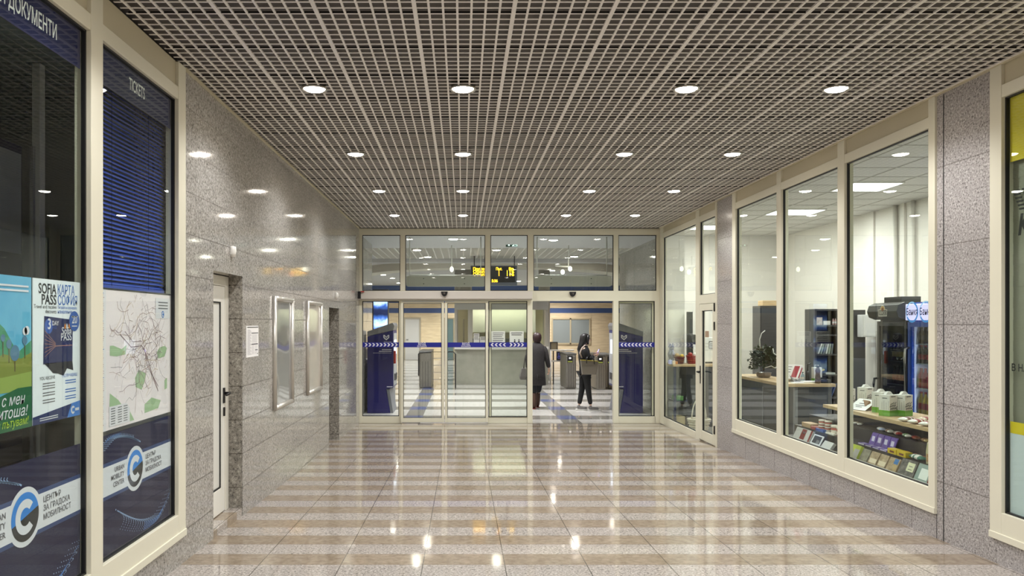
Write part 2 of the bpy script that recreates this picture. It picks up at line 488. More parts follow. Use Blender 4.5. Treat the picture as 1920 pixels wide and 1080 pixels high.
# right wall: pillars and low base courses
b = MB()
b.box(XR, XR + .28, YB, 2.7, -.1, CE + .2)
b.box(XR, XR + .1, 5.248, 5.916, -.1, CE + .2)
b.box(XR, XR + .09, 10.374, 11.03, -.1, CE + .2)
b.box(XR + .02, XR + .3, 2.7, YF, CE, CE + .2)
wr = struct('wall_right', b, GRAN_R, 'pinkish grey granite pillars and low base under the shop windows', 'wall')
b = MB().box(XR, XR + .12, 2.7, 5.248, -.1, .385); b.box(XR, XR + .10, 5.916, 10.374, -.1, .385)
obj('base_course', b, GRAN_B, wr)
b = MB().box(XR - .004, XR, 5.83, 5.836, fz(5.8), CE - .02); b.box(XR - .003, XR, 5.9165, 5.919, fz(5.9), .385)
obj('pillar_groove', b, DGREY, wr)
b = MB().box(XL - .4, XR + .4, YB - .1, YB, -.1, CE + .2)
struct('wall_back', b, PLASTER, 'pale wall at the far end of the corridor behind the viewer', 'wall')

# ------------------------------------------------------------------ ticket office windows on the left
def plane_x_rect(b, x0, x1, y0, y1, z0, z1, m=0): b.box(x0, x1, y0, y1, z0, z1, m)
def storefront(name, label, side, y0, y1, zb, zt, panes, posts, bottom=.385):
    """posts: [(ya, yb)]; panes: [(ya, yb)]; side -1 = left wall, +1 = right"""
    X = XL if side < 0 else XR
    def xs(a, c): return (X + side * a, X + side * c)       # a, c measured into the wall
    f = MB()
    for a, c in posts: f.box(*xs(-.018, .07), a, c, bottom, CE - .006)
    f.box(*xs(-.0165, .068), y0 + .002, y1 - .002, bottom + .002, zb)              # sill rail
    f.box(*xs(-.026, .0), y0 - .001, y1 + .001, bottom - .001, bottom + .045)     # lower lip
    f.box(*xs(-.0145, .067), y0 + .003, y1 - .003, zt, zt + .085)           # head rail
    root = struct(name, f, CREAM, label, 'window', bevel=.003)
    p = MB()
    for a, c in panes: p.box(*xs(.004, .05), a, c, zt + .085, CE - .004)
    obj('header_panel', p, CREAM_SHADE, root)
    g = MB()
    for a, c in panes:
        for q in ((a, a + .012), (c - .012, c)): g.box(*xs(.008, .03), q[0], q[1], zb, zt)
        g.box(*xs(.008, .03), a, c, zb, zb + .01); g.box(*xs(.008, .03), a, c, zt - .01, zt)
    obj('gasket', g, BLACK_GASKET, root)
    for a, c in panes:
        obj('glass_pane', MB().box(*xs(.018, .026), a + .006, c - .006, zb + .004, zt - .004), GLASS_T if side < 0 else GLASS, root)
    return root
storefront('window_1', 'cream framed ticket office window glazing with navy panels below', -1, 2.62, 5.272, .57, 3.345,
           [(2.76, 3.93), (4.06, 5.138)], [(2.62, 2.76), (3.93, 4.06), (5.138, 5.272)], .404)
storefront('window_2', 'three pane cream framed shop window over granite base', 1, 5.916, 10.374, .572, 3.37,
           [(6.0, 7.32), (7.455, 8.78), (8.905, 10.25)], [(5.916, 6.0), (7.32, 7.455), (8.78, 8.905), (10.25, 10.374)])
storefront('window_3', 'cream framed window with yellow vinyl top beside the pillar', 1, 2.7, 5.30, .572, 3.37,
           [(2.85, 5.185)], [(2.7, 2.85), (5.185, 5.30)])

# dim ticket office behind the left glazing
DARKW = mat('office_dark_wall', (156, 166, 162), .7)
b = MB(); b.box(-5.1, -5.0, .8, 7, 0, 3.7); struct('wall_office_back', b, DARKW, 'dim wall at the back of the ticket office', 'wall')
b = MB(); b.box(-5.1, XW, .7, .8, 0, 3.7); b.box(-5.1, XW - .07, 5.75, 5.85, 0, 3.7); struct('wall_office_side', b, DARKW, 'dim side wall of the ticket office', 'wall')
b = MB(); b.box(-5.1, XW, .7, 5.85, -.05, .28); struct('floor_office', b, DGREY, 'dark floor of the ticket office', 'floor')
b = MB(); b.box(-5.1, XW + .01, .7, 5.85, 3.55, 3.66); struct('ceiling_office', b, DARKW, 'dim ceiling of the ticket office', 'ceiling')
b = MB(); b.box(XW, XL - .08, 2.62, 5.272, -.05, .28); struct('trim_4', b, DGREY, 'inner ledge of the ticket office window', 'trim')

# ------------------------------------------------------------------ white door in the left recess
XD = XL - .118
b = MB()
for y0, y1, z0, z1 in ((5.914, 5.99, .245, 2.25), (6.60, 6.682, .245, 2.25), (5.99, 6.60, 2.165, 2.25)):
    b.box(XD - .06, XD, y0, y1, z0, z1)
door1 = struct('door_1', b, mat('white_door_frame', (226, 222, 210), .35), 'white metal door set in the granite recess', 'door', bevel=.003)
b = MB(); 
for y0, y1, z0, z1 in ((5.992, 6.09, .252, 2.162), (6.5, 6.598, .252, 2.162), (6.09, 6.5, 2.03, 2.162), (6.09, 6.5, .252, .46)):
    b.box(XD - .05, XD - .008, y0, y1, z0, z1)
leaf = obj('leaf', b, mat('white_door_leaf', (232, 229, 220), .3), door1, bevel=.002)
obj('door_panel', MB().box(XD - .045, XD - .02, 6.09, 6.5, .46, 2.03), mat('white_door_infill', (218, 216, 208), .35), leaf)
b = MB(); b.box(XD - .02, XD - .012, 6.486, 6.5, .46, 2.03); b.box(XD - .02, XD - .012, 6.09, 6.5, .46, .474); b.box(XD - .02, XD - .012, 6.09, 6.5, 2.018, 2.03)
obj('gasket', b, BLACK_GASKET, leaf)
b = MB(); b.box(XD - .008, XD + .004, 6.545, 6.575, 1.17, 1.30); b.tube([(XD, 6.56, 1.255), (XD + .05, 6.56, 1.255), (XD + .055, 6.52, 1.255), (XD + .055, 6.44, 1.25)], .011)
obj('handle', b, BLACK, door1)
obj('lock_plate', MB().box(XD - .008, XD + .006, 6.55, 6.572, 1.06, 1.135), BLACK, door1, bevel=.003)

# ------------------------------------------------------------------ glazed entrance screen at the end
S = FPX / YF
def ex(p): return (p - CX) / S
def ez(p): return CAMZ + (CY - p) / S
def E(b, a, c, t, u, y0, y1, m=0): b.box(ex(a), ex(c), y0, y1, ez(u), ez(t), m)
b = MB()
E(b, 672.5, 1240.5, 428.5, 440.5, YF, YF + .09)
for a, c in ((672.5, 679), (750.5, 759.8), (909.8, 919.5), (989.5, 1000.3), (1150.5, 1159.5), (1231, 1240.5)): E(b, a, c, 440, 546, YF, YF + .09)
E(b, 672.5, 1240.5, 545.2, 564.5, YF, YF + .09)
for a, c in ((672.5, 679), (748.2, 753), (1150.2, 1160), (1228, 1240.5)): E(b, a, c, 564, 793.8, YF, YF + .09)
E(b, 988.8, 998.6, 564, 793.8, YF + .0, YF + .09)
E(b, 679, 749, 780.8, 793.8, YF, YF + .09); E(b, 1160, 1229, 780.8, 793.8, YF, YF + .09)
E(b, 915, 989, 782.5, 793.8, YF + .03, YF + .09)
w4 = struct('window_4', b, CREAM, 'cream framed glass entrance screen with five upper panes', 'window', bevel=.003)
for a, c, t, u in ((679, 750.5, 440.5, 545.2), (759.8, 909.8, 440.5, 545.2), (919.5, 989.5, 440.5, 545.2), (1000.3, 1150.5, 440.5, 545.2), (1159.5, 1231, 440.5, 545.2),
                   (679, 748.2, 564.5, 780.8), (916, 988.8, 564.5, 782.5), (1160, 1228, 564.5, 780.8)):
    g = MB(); E(g, a, c, t, u, YF + .03, YF + .038)
    obj('glass_pane', g, GLASS if u < 600 else GLASS_S, w4)
    k = MB(); d = 1.3
    E(k, a, a + d, t, u, YF + .022, YF + .045); E(k, c - d, c, t, u, YF + .022, YF + .045); E(k, a, c, t, t + d, YF + .022, YF + .045); E(k, a, c, u - d, u, YF + .022, YF + .045)
    obj('gasket', k, BLACK_GASKET, w4)
def chevrons(b, x0, x1, zc, h, y, n, d, m=1):
    st = (x1 - x0) / n
    for i in range(n):
        xa = x0 + st * i + st * .12; t = st * .42; k = st * .40
        if d > 0: p = [(xa, zc + h), (xa + t, zc + h), (xa + t + k, zc), (xa + t, zc - h), (xa, zc - h), (xa + k, zc)]
        else: p = [(xa + k, zc + h), (xa + k + t, zc + h), (xa + t, zc), (xa + k + t, zc - h), (xa + k, zc - h), (xa, zc)]
        b.poly([(q[0], y, q[1]) for q in p][::(-1 if d > 0 else -1)], m)
def strip(parent, a, c, kind, y):
    b = MB(); E(b, a, c, 642, 651, y - .002, y); s = obj('safety_strip', b, BLUE, parent)
    zc = ez(646.5); b = MB(); yy = y - .0035
    if kind == '>': chevrons(b, ex(a + 2.5), ex(c - 2), zc, .031, yy, 9, 1, 0)
    if kind == '<': chevrons(b, ex(a + 2), ex(c - 4), zc, .031, yy, 9, -1, 0)
    if kind == '<>': chevrons(b, ex(a + 2), ex((a + c) / 2 - 3), zc, .031, yy, 4, -1, 0); chevrons(b, ex((a + c) / 2 + 2), ex(c - 5), zc, .031, yy, 4, 1, 0)
    if kind == 't':
        m = (a + c) / 2 - 1
        b.text('ВХОД', (ex(m), yy, ez(646.6)), (1, 0, 0), (0, 0, 1), .06, 0, 'c', .135, .02)
        b.text('ENTRANCE', (ex(m), yy, ez(650.2)), (1, 0, 0), (0, 0, 1), .036, 0, 'c', .17, .012)
    obj('lettering' if kind == 't' else 'chevron_marking', b, WHITE_V, s)
strip(w4, 680, 748, '>', YF + .02)
strip(w4, 917, 988, '<>', YF + .02)
strip(w4, 1161, 1227.5, '<', YF + .02)
def sliding(name, a, c, y, label, glassmat, st, top=565.5, bot=791, rail=783):
    b = MB(); t = .045; x0, x1, zt, zb = ex(a), ex(c), ez(top), ez(bot)
    b.box(x0, x0 + t, y, y + .04, zb, zt); b.box(x1 - t, x1, y, y + .04, zb, zt); b.box(x0 + t, x1 - t, y, y + .04, zb, ez(rail)); b.box(x0 + t, x1 - t, y, y + .04, zt - .03, zt)
    d = struct(name, b, CREAM, label, 'door', bevel=.003)
    obj('glass_pane', MB().box(x0 + t, x1 - t, y + .016, y + .024, ez(rail), zt - .03), glassmat, d)
    k = MB()
    for q0, q1, r0, r1 in ((x0 + t, x0 + t + .009, ez(rail), zt - .03), (x1 - t - .009, x1 - t, ez(rail), zt - .03), (x0 + t, x1 - t, ez(rail), ez(rail) + .009), (x0 + t, x1 - t, zt - .039, zt - .03)):
        k.box(q0, q1, y + .008, y + .03, r0, r1)
    obj('gasket', k, BLACK_GASKET, d)
    if st: strip(d, a + 4.6, c - 4.6, st, y + .012)
    return d
sliding('door_2', 752, 832.8, YF - .06, 'closed sliding glass door leaf beside the fixed pane with right pointing chevrons', GLASS_S, 't')
sliding('door_3', 834.2, 915, YF - .06, 'closed sliding glass door leaf beside the pane with double chevrons', GLASS_S, 't')
sliding('door_4', 917, 998.4, YF + .11, 'slid back glass door leaf behind the pane with double chevrons', GLASS_S, None)
sliding('door_5', 1151, 1229.5, YF + .11, 'slid back glass door leaf behind the pane with left pointing chevrons', GLASS_S, None)
b = MB(); E(b, 672, 997.2, 546.6, 561, YF - .15, YF - .002); E(b, 673, 997, 561, 562.6, YF - .10, YF - .004)
single('door_operator', b, OPER, 'long metal sliding door drive cover above the closed glass leaves', 'door operator', bevel=.006)
def sensor(pxx, y0, label):
    zc, xc = ez(550.5), ex(pxx); t = thing('motion_sensor', label, 'sensor', (xc, y0, zc - .05))
    poly = [(xc + .06 * math.cos(a), zc + .032 + .09 * math.sin(a)) for a in [PI + PI * i / 12 for i in range(13)]]
    obj('housing', MB().prism(poly, 'y', y0 - .05, y0 + .004, 0), BLACK, t, bevel=.004)
    obj('lens', MB().ball((xc, y0 - .05, zc - .004), (.022, .012, .018)), mat('sensor_lens', (90, 84, 80), .15), t)
sensor(833.5, YF - .151, 'black door sensor on the metal drive cover above the closed leaves')
sensor(1073.5, YF - .001, 'black door sensor on the cream rail above the open doorway')
# little black camera at the left end of the drive cover
t = thing('door_alarm', 'small black box with red tip at the drive cover end by granite wall', 'alarm box', (ex(676), YF - .17, ez(561)))
b = MB(); E(b, 673.5, 679, 547, 560.5, YF - .2, YF - .153); obj('housing', b, BLACK, t, bevel=.004)
b = MB(); E(b, 679, 685, 546.4, 548.6, YF - .19, YF - .155); obj('tip', b, mat('red_plastic', (168, 48, 44), .4), t)

# shop door unit on the right, between entrance screen and pillar
b = MB()
def R(b, y0, y1, z0, z1, a=-.012, c=.06, m=0): b.box(XR + a, XR + c, y0, y1, z0, z1, m)
ZD = fz(12.5) - .03
for y0, y1 in ((13.98, 14.2), (11.83, 12.02), (11.03, 11.09)): R(b, y0, y1, ZD, CE - .006)
R(b, 12.02, 13.98, ZD, .155); R(b, 12.02, 13.98, 3.40, 3.49); R(b, 11.09, 11.83, 3.40, 3.49); R(b, 11.09, 11.83, 2.145, 2.28)
w5 = struct('window_5', b, CREAM, 'cream framed glazing beside the shop door', 'window', bevel=.003)
b = MB(); b.box(XR + .004, XR + .04, 12.0, 13.99, 3.49, CE - .004); b.box(XR + .004, XR + .04, 11.08, 11.84, 3.49, CE - .004); obj('header_panel', b, CREAM_SHADE, w5)
for y0, y1, z0, z1 in ((12.02, 13.98, .155, 3.40), (11.09, 11.83, 2.28, 3.40)):
    obj('glass_pane', MB().box(XR + .018, XR + .026, y0 + .004, y1 - .004, z0 + .004, z1 - .004), GLASS, w5)
    k = MB()
    for q in ((y0, y0 + .012, z0, z1), (y1 - .012, y1, z0, z1), (y0, y1, z0, z0 + .01), (y0, y1, z1 - .01, z1)): k.box(XR + .008, XR + .034, *q)
    obj('gasket', k, BLACK_GASKET, w5)
b = MB()
for y0, y1, z0, z1 in ((11.095, 11.2, .08, 2.14), (11.72, 11.828, .08, 2.14), (11.2, 11.72, 2.04, 2.14), (11.2, 11.72, .08, .22)): R(b, y0, y1, z0, z1, -.012, .045)
d6 = struct('door_6', b, CREAM, 'cream framed glass shop door next to the pillar', 'door', bevel=.003)
obj('glass_pane', MB().box(XR + .014, XR + .022, 11.2, 11.72, .22, 2.04), GLASS, d6)
k = MB()
for q in ((11.2, 11.212, .22, 2.04), (11.708, 11.72, .22, 2.04), (11.2, 11.72, .22, .23), (11.2, 11.72, 2.03, 2.04)): k.box(XR + .004, XR + .03, *q)
obj('gasket', k, BLACK_GASKET, d6)
b = MB(); b.box(XR - .018, XR - .012, 11.755, 11.79, .93, 1.2); b.tube([(XR - .012, 11.772, 1.11), (XR - .07, 11.772, 1.11), (XR - .075, 11.74, 1.11), (XR - .075, 11.64, 1.105)], .012)
obj('handle', b, BLACK, d6)
for z in (.25, 1.75, 2.02): obj('hinge', MB().box(XR - .03, XR - .012, 11.086, 11.108, z, z + .12), BLACK, d6, bevel=.003)

# ------------------------------------------------------------------ hall behind the doors
XHL, XHR, YH = -2.03, 3.99, 38.7
b = MB().box(-9.2, 12.2, YF + .0, YH, -.1, 0.0); struct('floor_hall', b, HALL_FLOOR, 'pale hall floor with grey and blue stripes beyond the doors', 'floor')
b = MB().box(-9.2, 12.2, YH, YH + .2, -.1, 4); wh = struct('wall_hall_end', b, BANDED, 'beige stone wall with blue bands at the end of the hall', 'wall')
b = MB().box(XHL - .3, XHL, YF + .06, 17.2, -.1, 3.7); b.box(XHL - .3, XL, YF + .0, YF + .06, -.1, 3.7)
struct('wall_hall_left', b, GRAN_L, 'grey granite wall in the hall behind the blue ticket machine', 'wall')
b = MB().box(XHR, XHR + .05, YF + .1, 19.6, -.1, 3.7)
struct('wall_hall_right', b, GRAN_L, 'grey granite wall in the hall behind the doorway', 'wall')
b = MB().box(-9.4, -9.2, 17.2, YH, -.1, 4); b.box(-9.2, XHL - .3, 17.0, 17.2, -.1, 4); b.box(12.2, 12.4, 19.4, YH, -.1, 4); b.box(XHR + .05, 12.2, 19.4, 19.6, -.1, 4)
struct('wall_hall_side', b, BEIGEWALL, 'beige side walls of the hall', 'wall')
b = MB().box(XHL - .3, XHR + .2, YF + .09, 18.0, CE, CE + .1); b.box(-9.2, 12.2, 21.2, YH, 3.74, 3.84); b.box(-9.2, 12.2, 20.95, 21.2, 3.5, 3.84); b.box(-9.2, XHL - .3, 17.2, 21.2, 3.6, 3.7); b.box(XHR + .2, 12.2, 19.6, 21.2, 3.6, 3.7)
hc = struct('ceiling_hall', b, HALLCEIL, 'plain hall ceiling beyond the glass doors', 'ceiling')
b = MB()
for i in range(36):
    x = XHL - .3 + .18 * i
    b.box(x - .012, x + .012, 18.0, 20.95, CE, CE + .05)
for i in range(17): y = 18.0 + .18 * i; b.box(XHL - .3, XHR + .2, y - .012, y + .012, CE, CE + .05)
obj('open_grid', b, GRILLE, hc)
obj('grid_backing', MB().box(XHL - .3, XHR + .2, 18, 20.95, CE + .06, CE + .1), PLENUM, hc)
# curved bulkhead hung below the hall ceiling
b = MB(); ang = [math.radians(200 + 140 * i / 40) for i in range(41)]
o_ = [(1.0 + 5.6 * math.cos(a), 31 + 8.2 * math.sin(a)) for a in ang]; i_ = [(1.0 + 5.0 * math.cos(a), 31 + 7.4 * math.sin(a)) for a in ang]
n = len(o_)
for i in range(n - 1):
    q = [o_[i], o_[i + 1], i_[i + 1], i_[i]]
    b.add([(x, y, 3.5) for x, y in q] + [(x, y, 3.745) for x, y in q], [(0, 1, 2, 3)[::-1], (4, 5, 6, 7), (0, 1, 5, 4), (1, 2, 6, 5), (2, 3, 7, 6), (3, 0, 4, 7)])
struct('trim_5', b, mat('bulkhead_cream', (222, 216, 204), .6), 'curved white bulkhead under the hall ceiling', 'trim')
for nm, xx, yy, r, lb in (('column_1', .01, 25.75, .29, 'round pale column behind the departures display'), ('column_2', 2.72, 25.75, .19, 'round pale column at the ticket booth corner')):
    b = MB().lathe((xx, yy, 0), [(r, 0), (r, 3.75)], 32); struct(nm, b, mat('column_paint', (204, 200, 190), .45), lb, 'column')
# doors and window of the far hall wall
def far(a, c, t, u): 
    s = FPX / YH; return ((a - CX) / s, (c - CX) / s, CAMZ + (CY - u) / s, CAMZ + (CY - t) / s)
x0, x1, z0, z1 = far(757, 789, 595.5, 675)
b = MB(); b.box(x0, x0 + .08, YH - .05, YH, 0, z1); b.box(x1 - .08, x1, YH - .05, YH, 0, z1); b.box(x0 + .08, x1 - .08, YH - .05, YH, z1 - .08, z1)
d7 = struct('door_7', b, mat('far_door_frame', (176, 168, 150), .5), 'white door in the far hall wall seen through the left leaf', 'door')
obj('leaf', MB().box(x0 + .08, x1 - .08, YH - .03, YH - .002, .01, z1 - .08), mat('far_door_leaf', (206, 206, 204), .4), d7)
obj('handle', MB().tube([(x0 + .14, YH - .03, 1.03), (x0 + .14, YH - .08, 1.03), (x0 + .24, YH - .08, 1.03)], .014), BLACK, d7)
x0, x1, z0, z1 = far(829, 852, 596, 675)
b = MB(); b.box(x0, x0 + .2, YH - .05, YH, 0, z1); b.box(x0 + .2, x1, YH - .05, YH, z1 - .06, z1); b.box(x1 - .06, x1, YH - .05, YH, 0, z1 - .06)
d8 = struct('door_8', b, mat('teal_door_frame', (150, 140, 116), .5), 'teal door in the far hall wall beside the ticket booth', 'door')
obj('leaf', MB().box(x0 + .2, x1 - .06, YH - .03, YH - .002, .01, z1 - .06), mat('teal_door', (92, 116, 118), .4), d8)
x0, x1, z0, z1 = far(1034, 1107, 596.5, 645.5); xm = far(1069.5, 1069.5, 600, 600)[0]
b = MB(); f = .07
for q in ((x0, x0 + f, z0, z1), (x1 - f, x1, z0, z1), (xm - f / 2, xm + f / 2, z0, z1)): b.box(q[0], q[1], YH - .06, YH, q[2], q[3])
b.box(x0 + f, x1 - f, YH - .06, YH, z0, z0 + f); b.box(x0 + f, x1 - f, YH - .06, YH, z1 - f, z1)
w6 = struct('window_6', b, mat('far_window_frame', (190, 176, 146), .5), 'two part blinded office window in the far hall wall', 'window')
gm = mat('window_blind_grey', (146, 154, 154), .25); 
obj('glass_pane', MB().box(x0 + f, xm - f / 2, YH - .03, YH - .002, z0 + f, z1 - f), gm, w6); obj('glass_pane', MB().box(xm + f / 2, x1 - f, YH - .03, YH - .002, z0 + f, z1 - f), gm, w6)

# ------------------------------------------------------------------ shop room
SF, SC, SX, SY = .02, 3.77, 7.08, 17.0
b = MB().box(XR + .1, SX + .1, 5.7, SY, -.08, SF); struct('floor_shop', b, mat('shop_floor', (150, 146, 140), .3), 'grey shop floor', 'floor')
b = MB().box(XR + .02, SX + .1, 5.7, SY + .1, SC, SC + .1); 
cs = struct('ceiling_shop', b, mat('shop_ceiling_tiles', (214, 212, 208), .75), 'white tiled shop ceiling', 'ceiling')
b = MB()
for i in range(20): y = 5.9 + .6 * i; b.box(XR + .3, SX, y - .008, y + .008, SC - .004, SC) if y < SY else None
for i in range(6): x = 4.15 + .6 * i; b.box(x - .008, x + .008, 5.8, SY, SC - .004, SC)
obj('tile_joint', b, mat('ceiling_tee', (170, 166, 160), .6), cs)
b = MB().box(SX, SX + .1, 5.7, SY + .1, -.05, SC + .05); ws = struct('wall_shop_right', b, PLASTER, 'white wall along the back of the shop', 'wall')
b = MB(); 
for y0, y1 in ((13.22, 13.44), (12.3, 12.4)): b.box(SX - .035, SX, y0, y1, 0, SC)
b.tube([(SX - .04, 12.55, .0), (SX - .04, 12.55, SC)], .035); b.tube([(SX - .04, 12.05, .0), (SX - .04, 12.05, SC)], .03); 
obj('pilaster', b, PLASTER, ws)
b = MB().box(XR + .3, SX, 5.6, 5.7, -.05, SC + .05); struct('wall_shop_near', b, PLASTER, 'white partition at the near end of the shop', 'wall')
b = MB().box(XHR + .1, SX, SY, SY + .1, -.05, SC + .05); b.box(XHR + .05, XHR + .1, YF + .1, SY + .1, -.05, SC + .05); b.box(XR + .03, XHR + .1, YF + .0, YF + .1, -.05, SC + .05)
struct('wall_shop_far', b, PLASTER, 'white wall at the far end of the shop', 'wall')

# ------------------------------------------------------------------ ceiling lights
def lamp_data(name, watts, angle, blend, r, c):
    l = bpy.data.lights.new(name, 'SPOT'); l.energy = watts; l.spot_size = math.radians(angle); l.spot_blend = blend
    l.shadow_soft_size = r; l.color = c; return l
L_COR = lamp_data('corridor_lamp', CORRIDOR_WATTS, 144, .6, .02, (.975, .985, 1.0))
L_FAR = lamp_data('far_hall_fill', HALL_WATTS * 1.5, 140, .8, .03, (1.0, .97, .93))  # stronger lamp for the added lights that brighten the far wall
L_HALL = lamp_data('hall_lamp', HALL_WATTS, 125, .8, .03, (.99, .99, 1.0))
def downlight(loc, label, group, data, r=.094):
    x, y, z = loc
    t = thing('downlight', label, 'ceiling light', loc, group)
    obj('trim_ring', MB().lathe((x, y, z), [(r * .84, -.004), (r, -.014), (r * 1.04, -.006), (r * 1.04, .004), (r * .96, .006), (r * .96, .046), (.003, .046)], 28, caps=False), ALU, t)
    obj('lens', MB().lathe((x, y, z), [(r * .85, -.003), (r * .7, -.014), (r * .4, -.021), (.004, -.023)], 28, caps=False), LAMP, t)
    lo = bpy.data.objects.new('bulb', data); COL.objects.link(lo); lo.parent = t; lo.location = (0, 0, -.045)
    return t
colsx = [(-1.11, 'in the line along the granite wall'), (0.0, 'in the line over the closed door leaves'),
         (1.67, 'in the line over the open doorway'), (2.79, 'in the line along the shop windows')]
rowsy = [(12.48, 'closest to the entrance doors'), (10.19, 'second from the entrance doors'), (7.97, 'third from the entrance doors'),
         (5.756, 'fourth from the entrance doors'), (3.53, 'fifth from the entrance doors'), (1.3, 'sixth from the entrance doors'), (-.92, 'seventh from the entrance doors')]
proto = None
for ry, rt in rowsy:
    for cx_, ct in colsx:
        lb = 'round ceiling downlight ' + ct + ', ' + rt
        if proto is None: proto = downlight((cx_, ry, CE), lb, 'corridor downlights', L_COR)
        else: dup(proto, (cx_, ry, CE), lb)
hall = [(.8, 18.4, CE, 'above and just before the departures display'), (-1.1, 18.4, CE, 'seen over the second upper pane, nearer the doors'), (-.93, 20.3, CE, 'in the grid part, seen over the second upper pane'),
        (2.92, 20.2, CE, 'in the grid part, seen over the open doorway'), (-2.0, 22.2, 3.74, 'behind the first upper pane'), (-3.1, 30, 3.74, 'low in the first upper pane, upper of two'),
        (-2.95, 32.2, 3.74, 'low in the first upper pane, lower of two'), (4.5, 23.2, 3.74, 'above the granite wall end'), (1.9, 16.2, CE, 'added over the two women to brighten the hall'), (-.2, 16.0, CE, 'added over the closed leaves inside the hall'),
        (3.2, 27.5, 3.74, 'added over the far turnstiles'), (0, 26.5, 3.74, 'added behind the ticket booth'), (2.5, 34.5, 3.74, 'added before the office window'), (-3, 36, 3.74, 'added before the far white door'), (0.3, 36.8, 3.74, 'added close to the far banded wall'), (4.6, 36.8, 3.74, 'added by the far office window'), (6.5, 30, 3.74, 'added on the far side of the hall'), (-6, 26, 3.74, 'added on the left side of the hall')]  # from the one over the women onward, lights added to brighten the hall
for i, (x, y, z, lb) in enumerate(hall):
    lb = 'round hall ceiling light ' + lb
    if i == 0: hp = downlight((x, y, z), lb, 'hall downlights', L_HALL, .12)
    elif y > 34: downlight((x, y, z), lb, 'hall downlights', L_FAR, .12)
    else: dup(hp, (x, y, z), lb)
def led_panel(x0, x1, y0, y1, label):
    t = thing('led_panel', label, 'ceiling light', ((x0 + x1) / 2, (y0 + y1) / 2, SC), 'shop ceiling panels')
    b = MB(); f = .018
    for q in ((x0, x1, y0, y0 + f), (x0, x1, y1 - f, y1), (x0, x0 + f, y0 + f, y1 - f), (x1 - f, x1, y0 + f, y1 - f)): b.box(*q, SC - .02, SC - .001)
    obj('frame', b, WHITE, t); obj('diffuser', MB().box(x0 + f, x1 - f, y0 + f, y1 - f, SC - .016, SC - .004), PANELLIGHT, t)
    l = bpy.data.lights.new('panel_lamp', 'AREA'); l.shape = 'RECTANGLE'; l.size, l.size_y = x1 - x0, y1 - y0; l.energy = 62; l.color = (1, .985, .95)
    lo = bpy.data.objects.new('panel_lamp', l); COL.objects.link(lo); lo.parent = t; lo.location = (0, 0, -.03)
led_panel(5.3, 6.0, 10.45, 11.12, 'square light panel on the shop ceiling above the drinks fridges')
led_panel(5.3, 6.1, 12.9, 13.55, 'square light panel on the shop ceiling above the wall shelves')
led_panel(5.3, 6.0, 8.0, 8.67, 'square light panel on the shop ceiling over the display shelf')
led_panel(4.6, 5.3, 15.0, 15.67, 'square light panel on the shop ceiling at the far end')

# ------------------------------------------------------------------ graphics and papers in the ticket office windows
XG = XL - .032      # just behind the glass
U, V = (0, 1, 0), (0, 0, 1)
def swoosh(b, P, phase, m_line, m_dot, flip):
    """net of fine dots and lines in the lower corner; P maps 0..1 square to the panel"""
    for i in range(13):
        for j in range(24):
            s, t = i / 12, j / 23
            u = .25 + .7 * t + .08 * math.sin(3 * s + phase); v = .30 - .26 * math.sin(PI * t * .9) + s * (.34 - .30 * t) + .5 * max(0, t - .72) ** 1.2 * 2.2
            if flip: v = 1 - v * .8; u = 1.05 - u
            if not (0.01 < u < .99 and .01 < v < .985): continue
            r = .0028 + .0026 * (1 - t) * s
            c = P(u, v); b.disc(c, (0, 1, 0), (0, 0, 1), r, 6, m_dot)
    for i in range(9):
        pts = []
        for j in range(16):
            t = .45 + .55 * j / 15; s = i / 8
            u = .25 + .74 * t + .02 * s; v = .30 - .26 * math.sin(PI * t * .9) + s * (.34 - .30 * t) * .6 + .5 * max(0, t - .72) ** 1.2 * 2.2
            if flip: v = 1 - v * .8; u = 1.05 - u
            pts.append((u, v))
        for (a, c), (d, e) in zip(pts, pts[1:]):
            if all(0.01 < q < .985 for q in (a, c, d, e)):
                k = .0012 / .6
                b.add([P(a, c - k), P(d, e - k), P(d, e + k), P(a, c + k)], [(0, 1, 2, 3)], m_line)
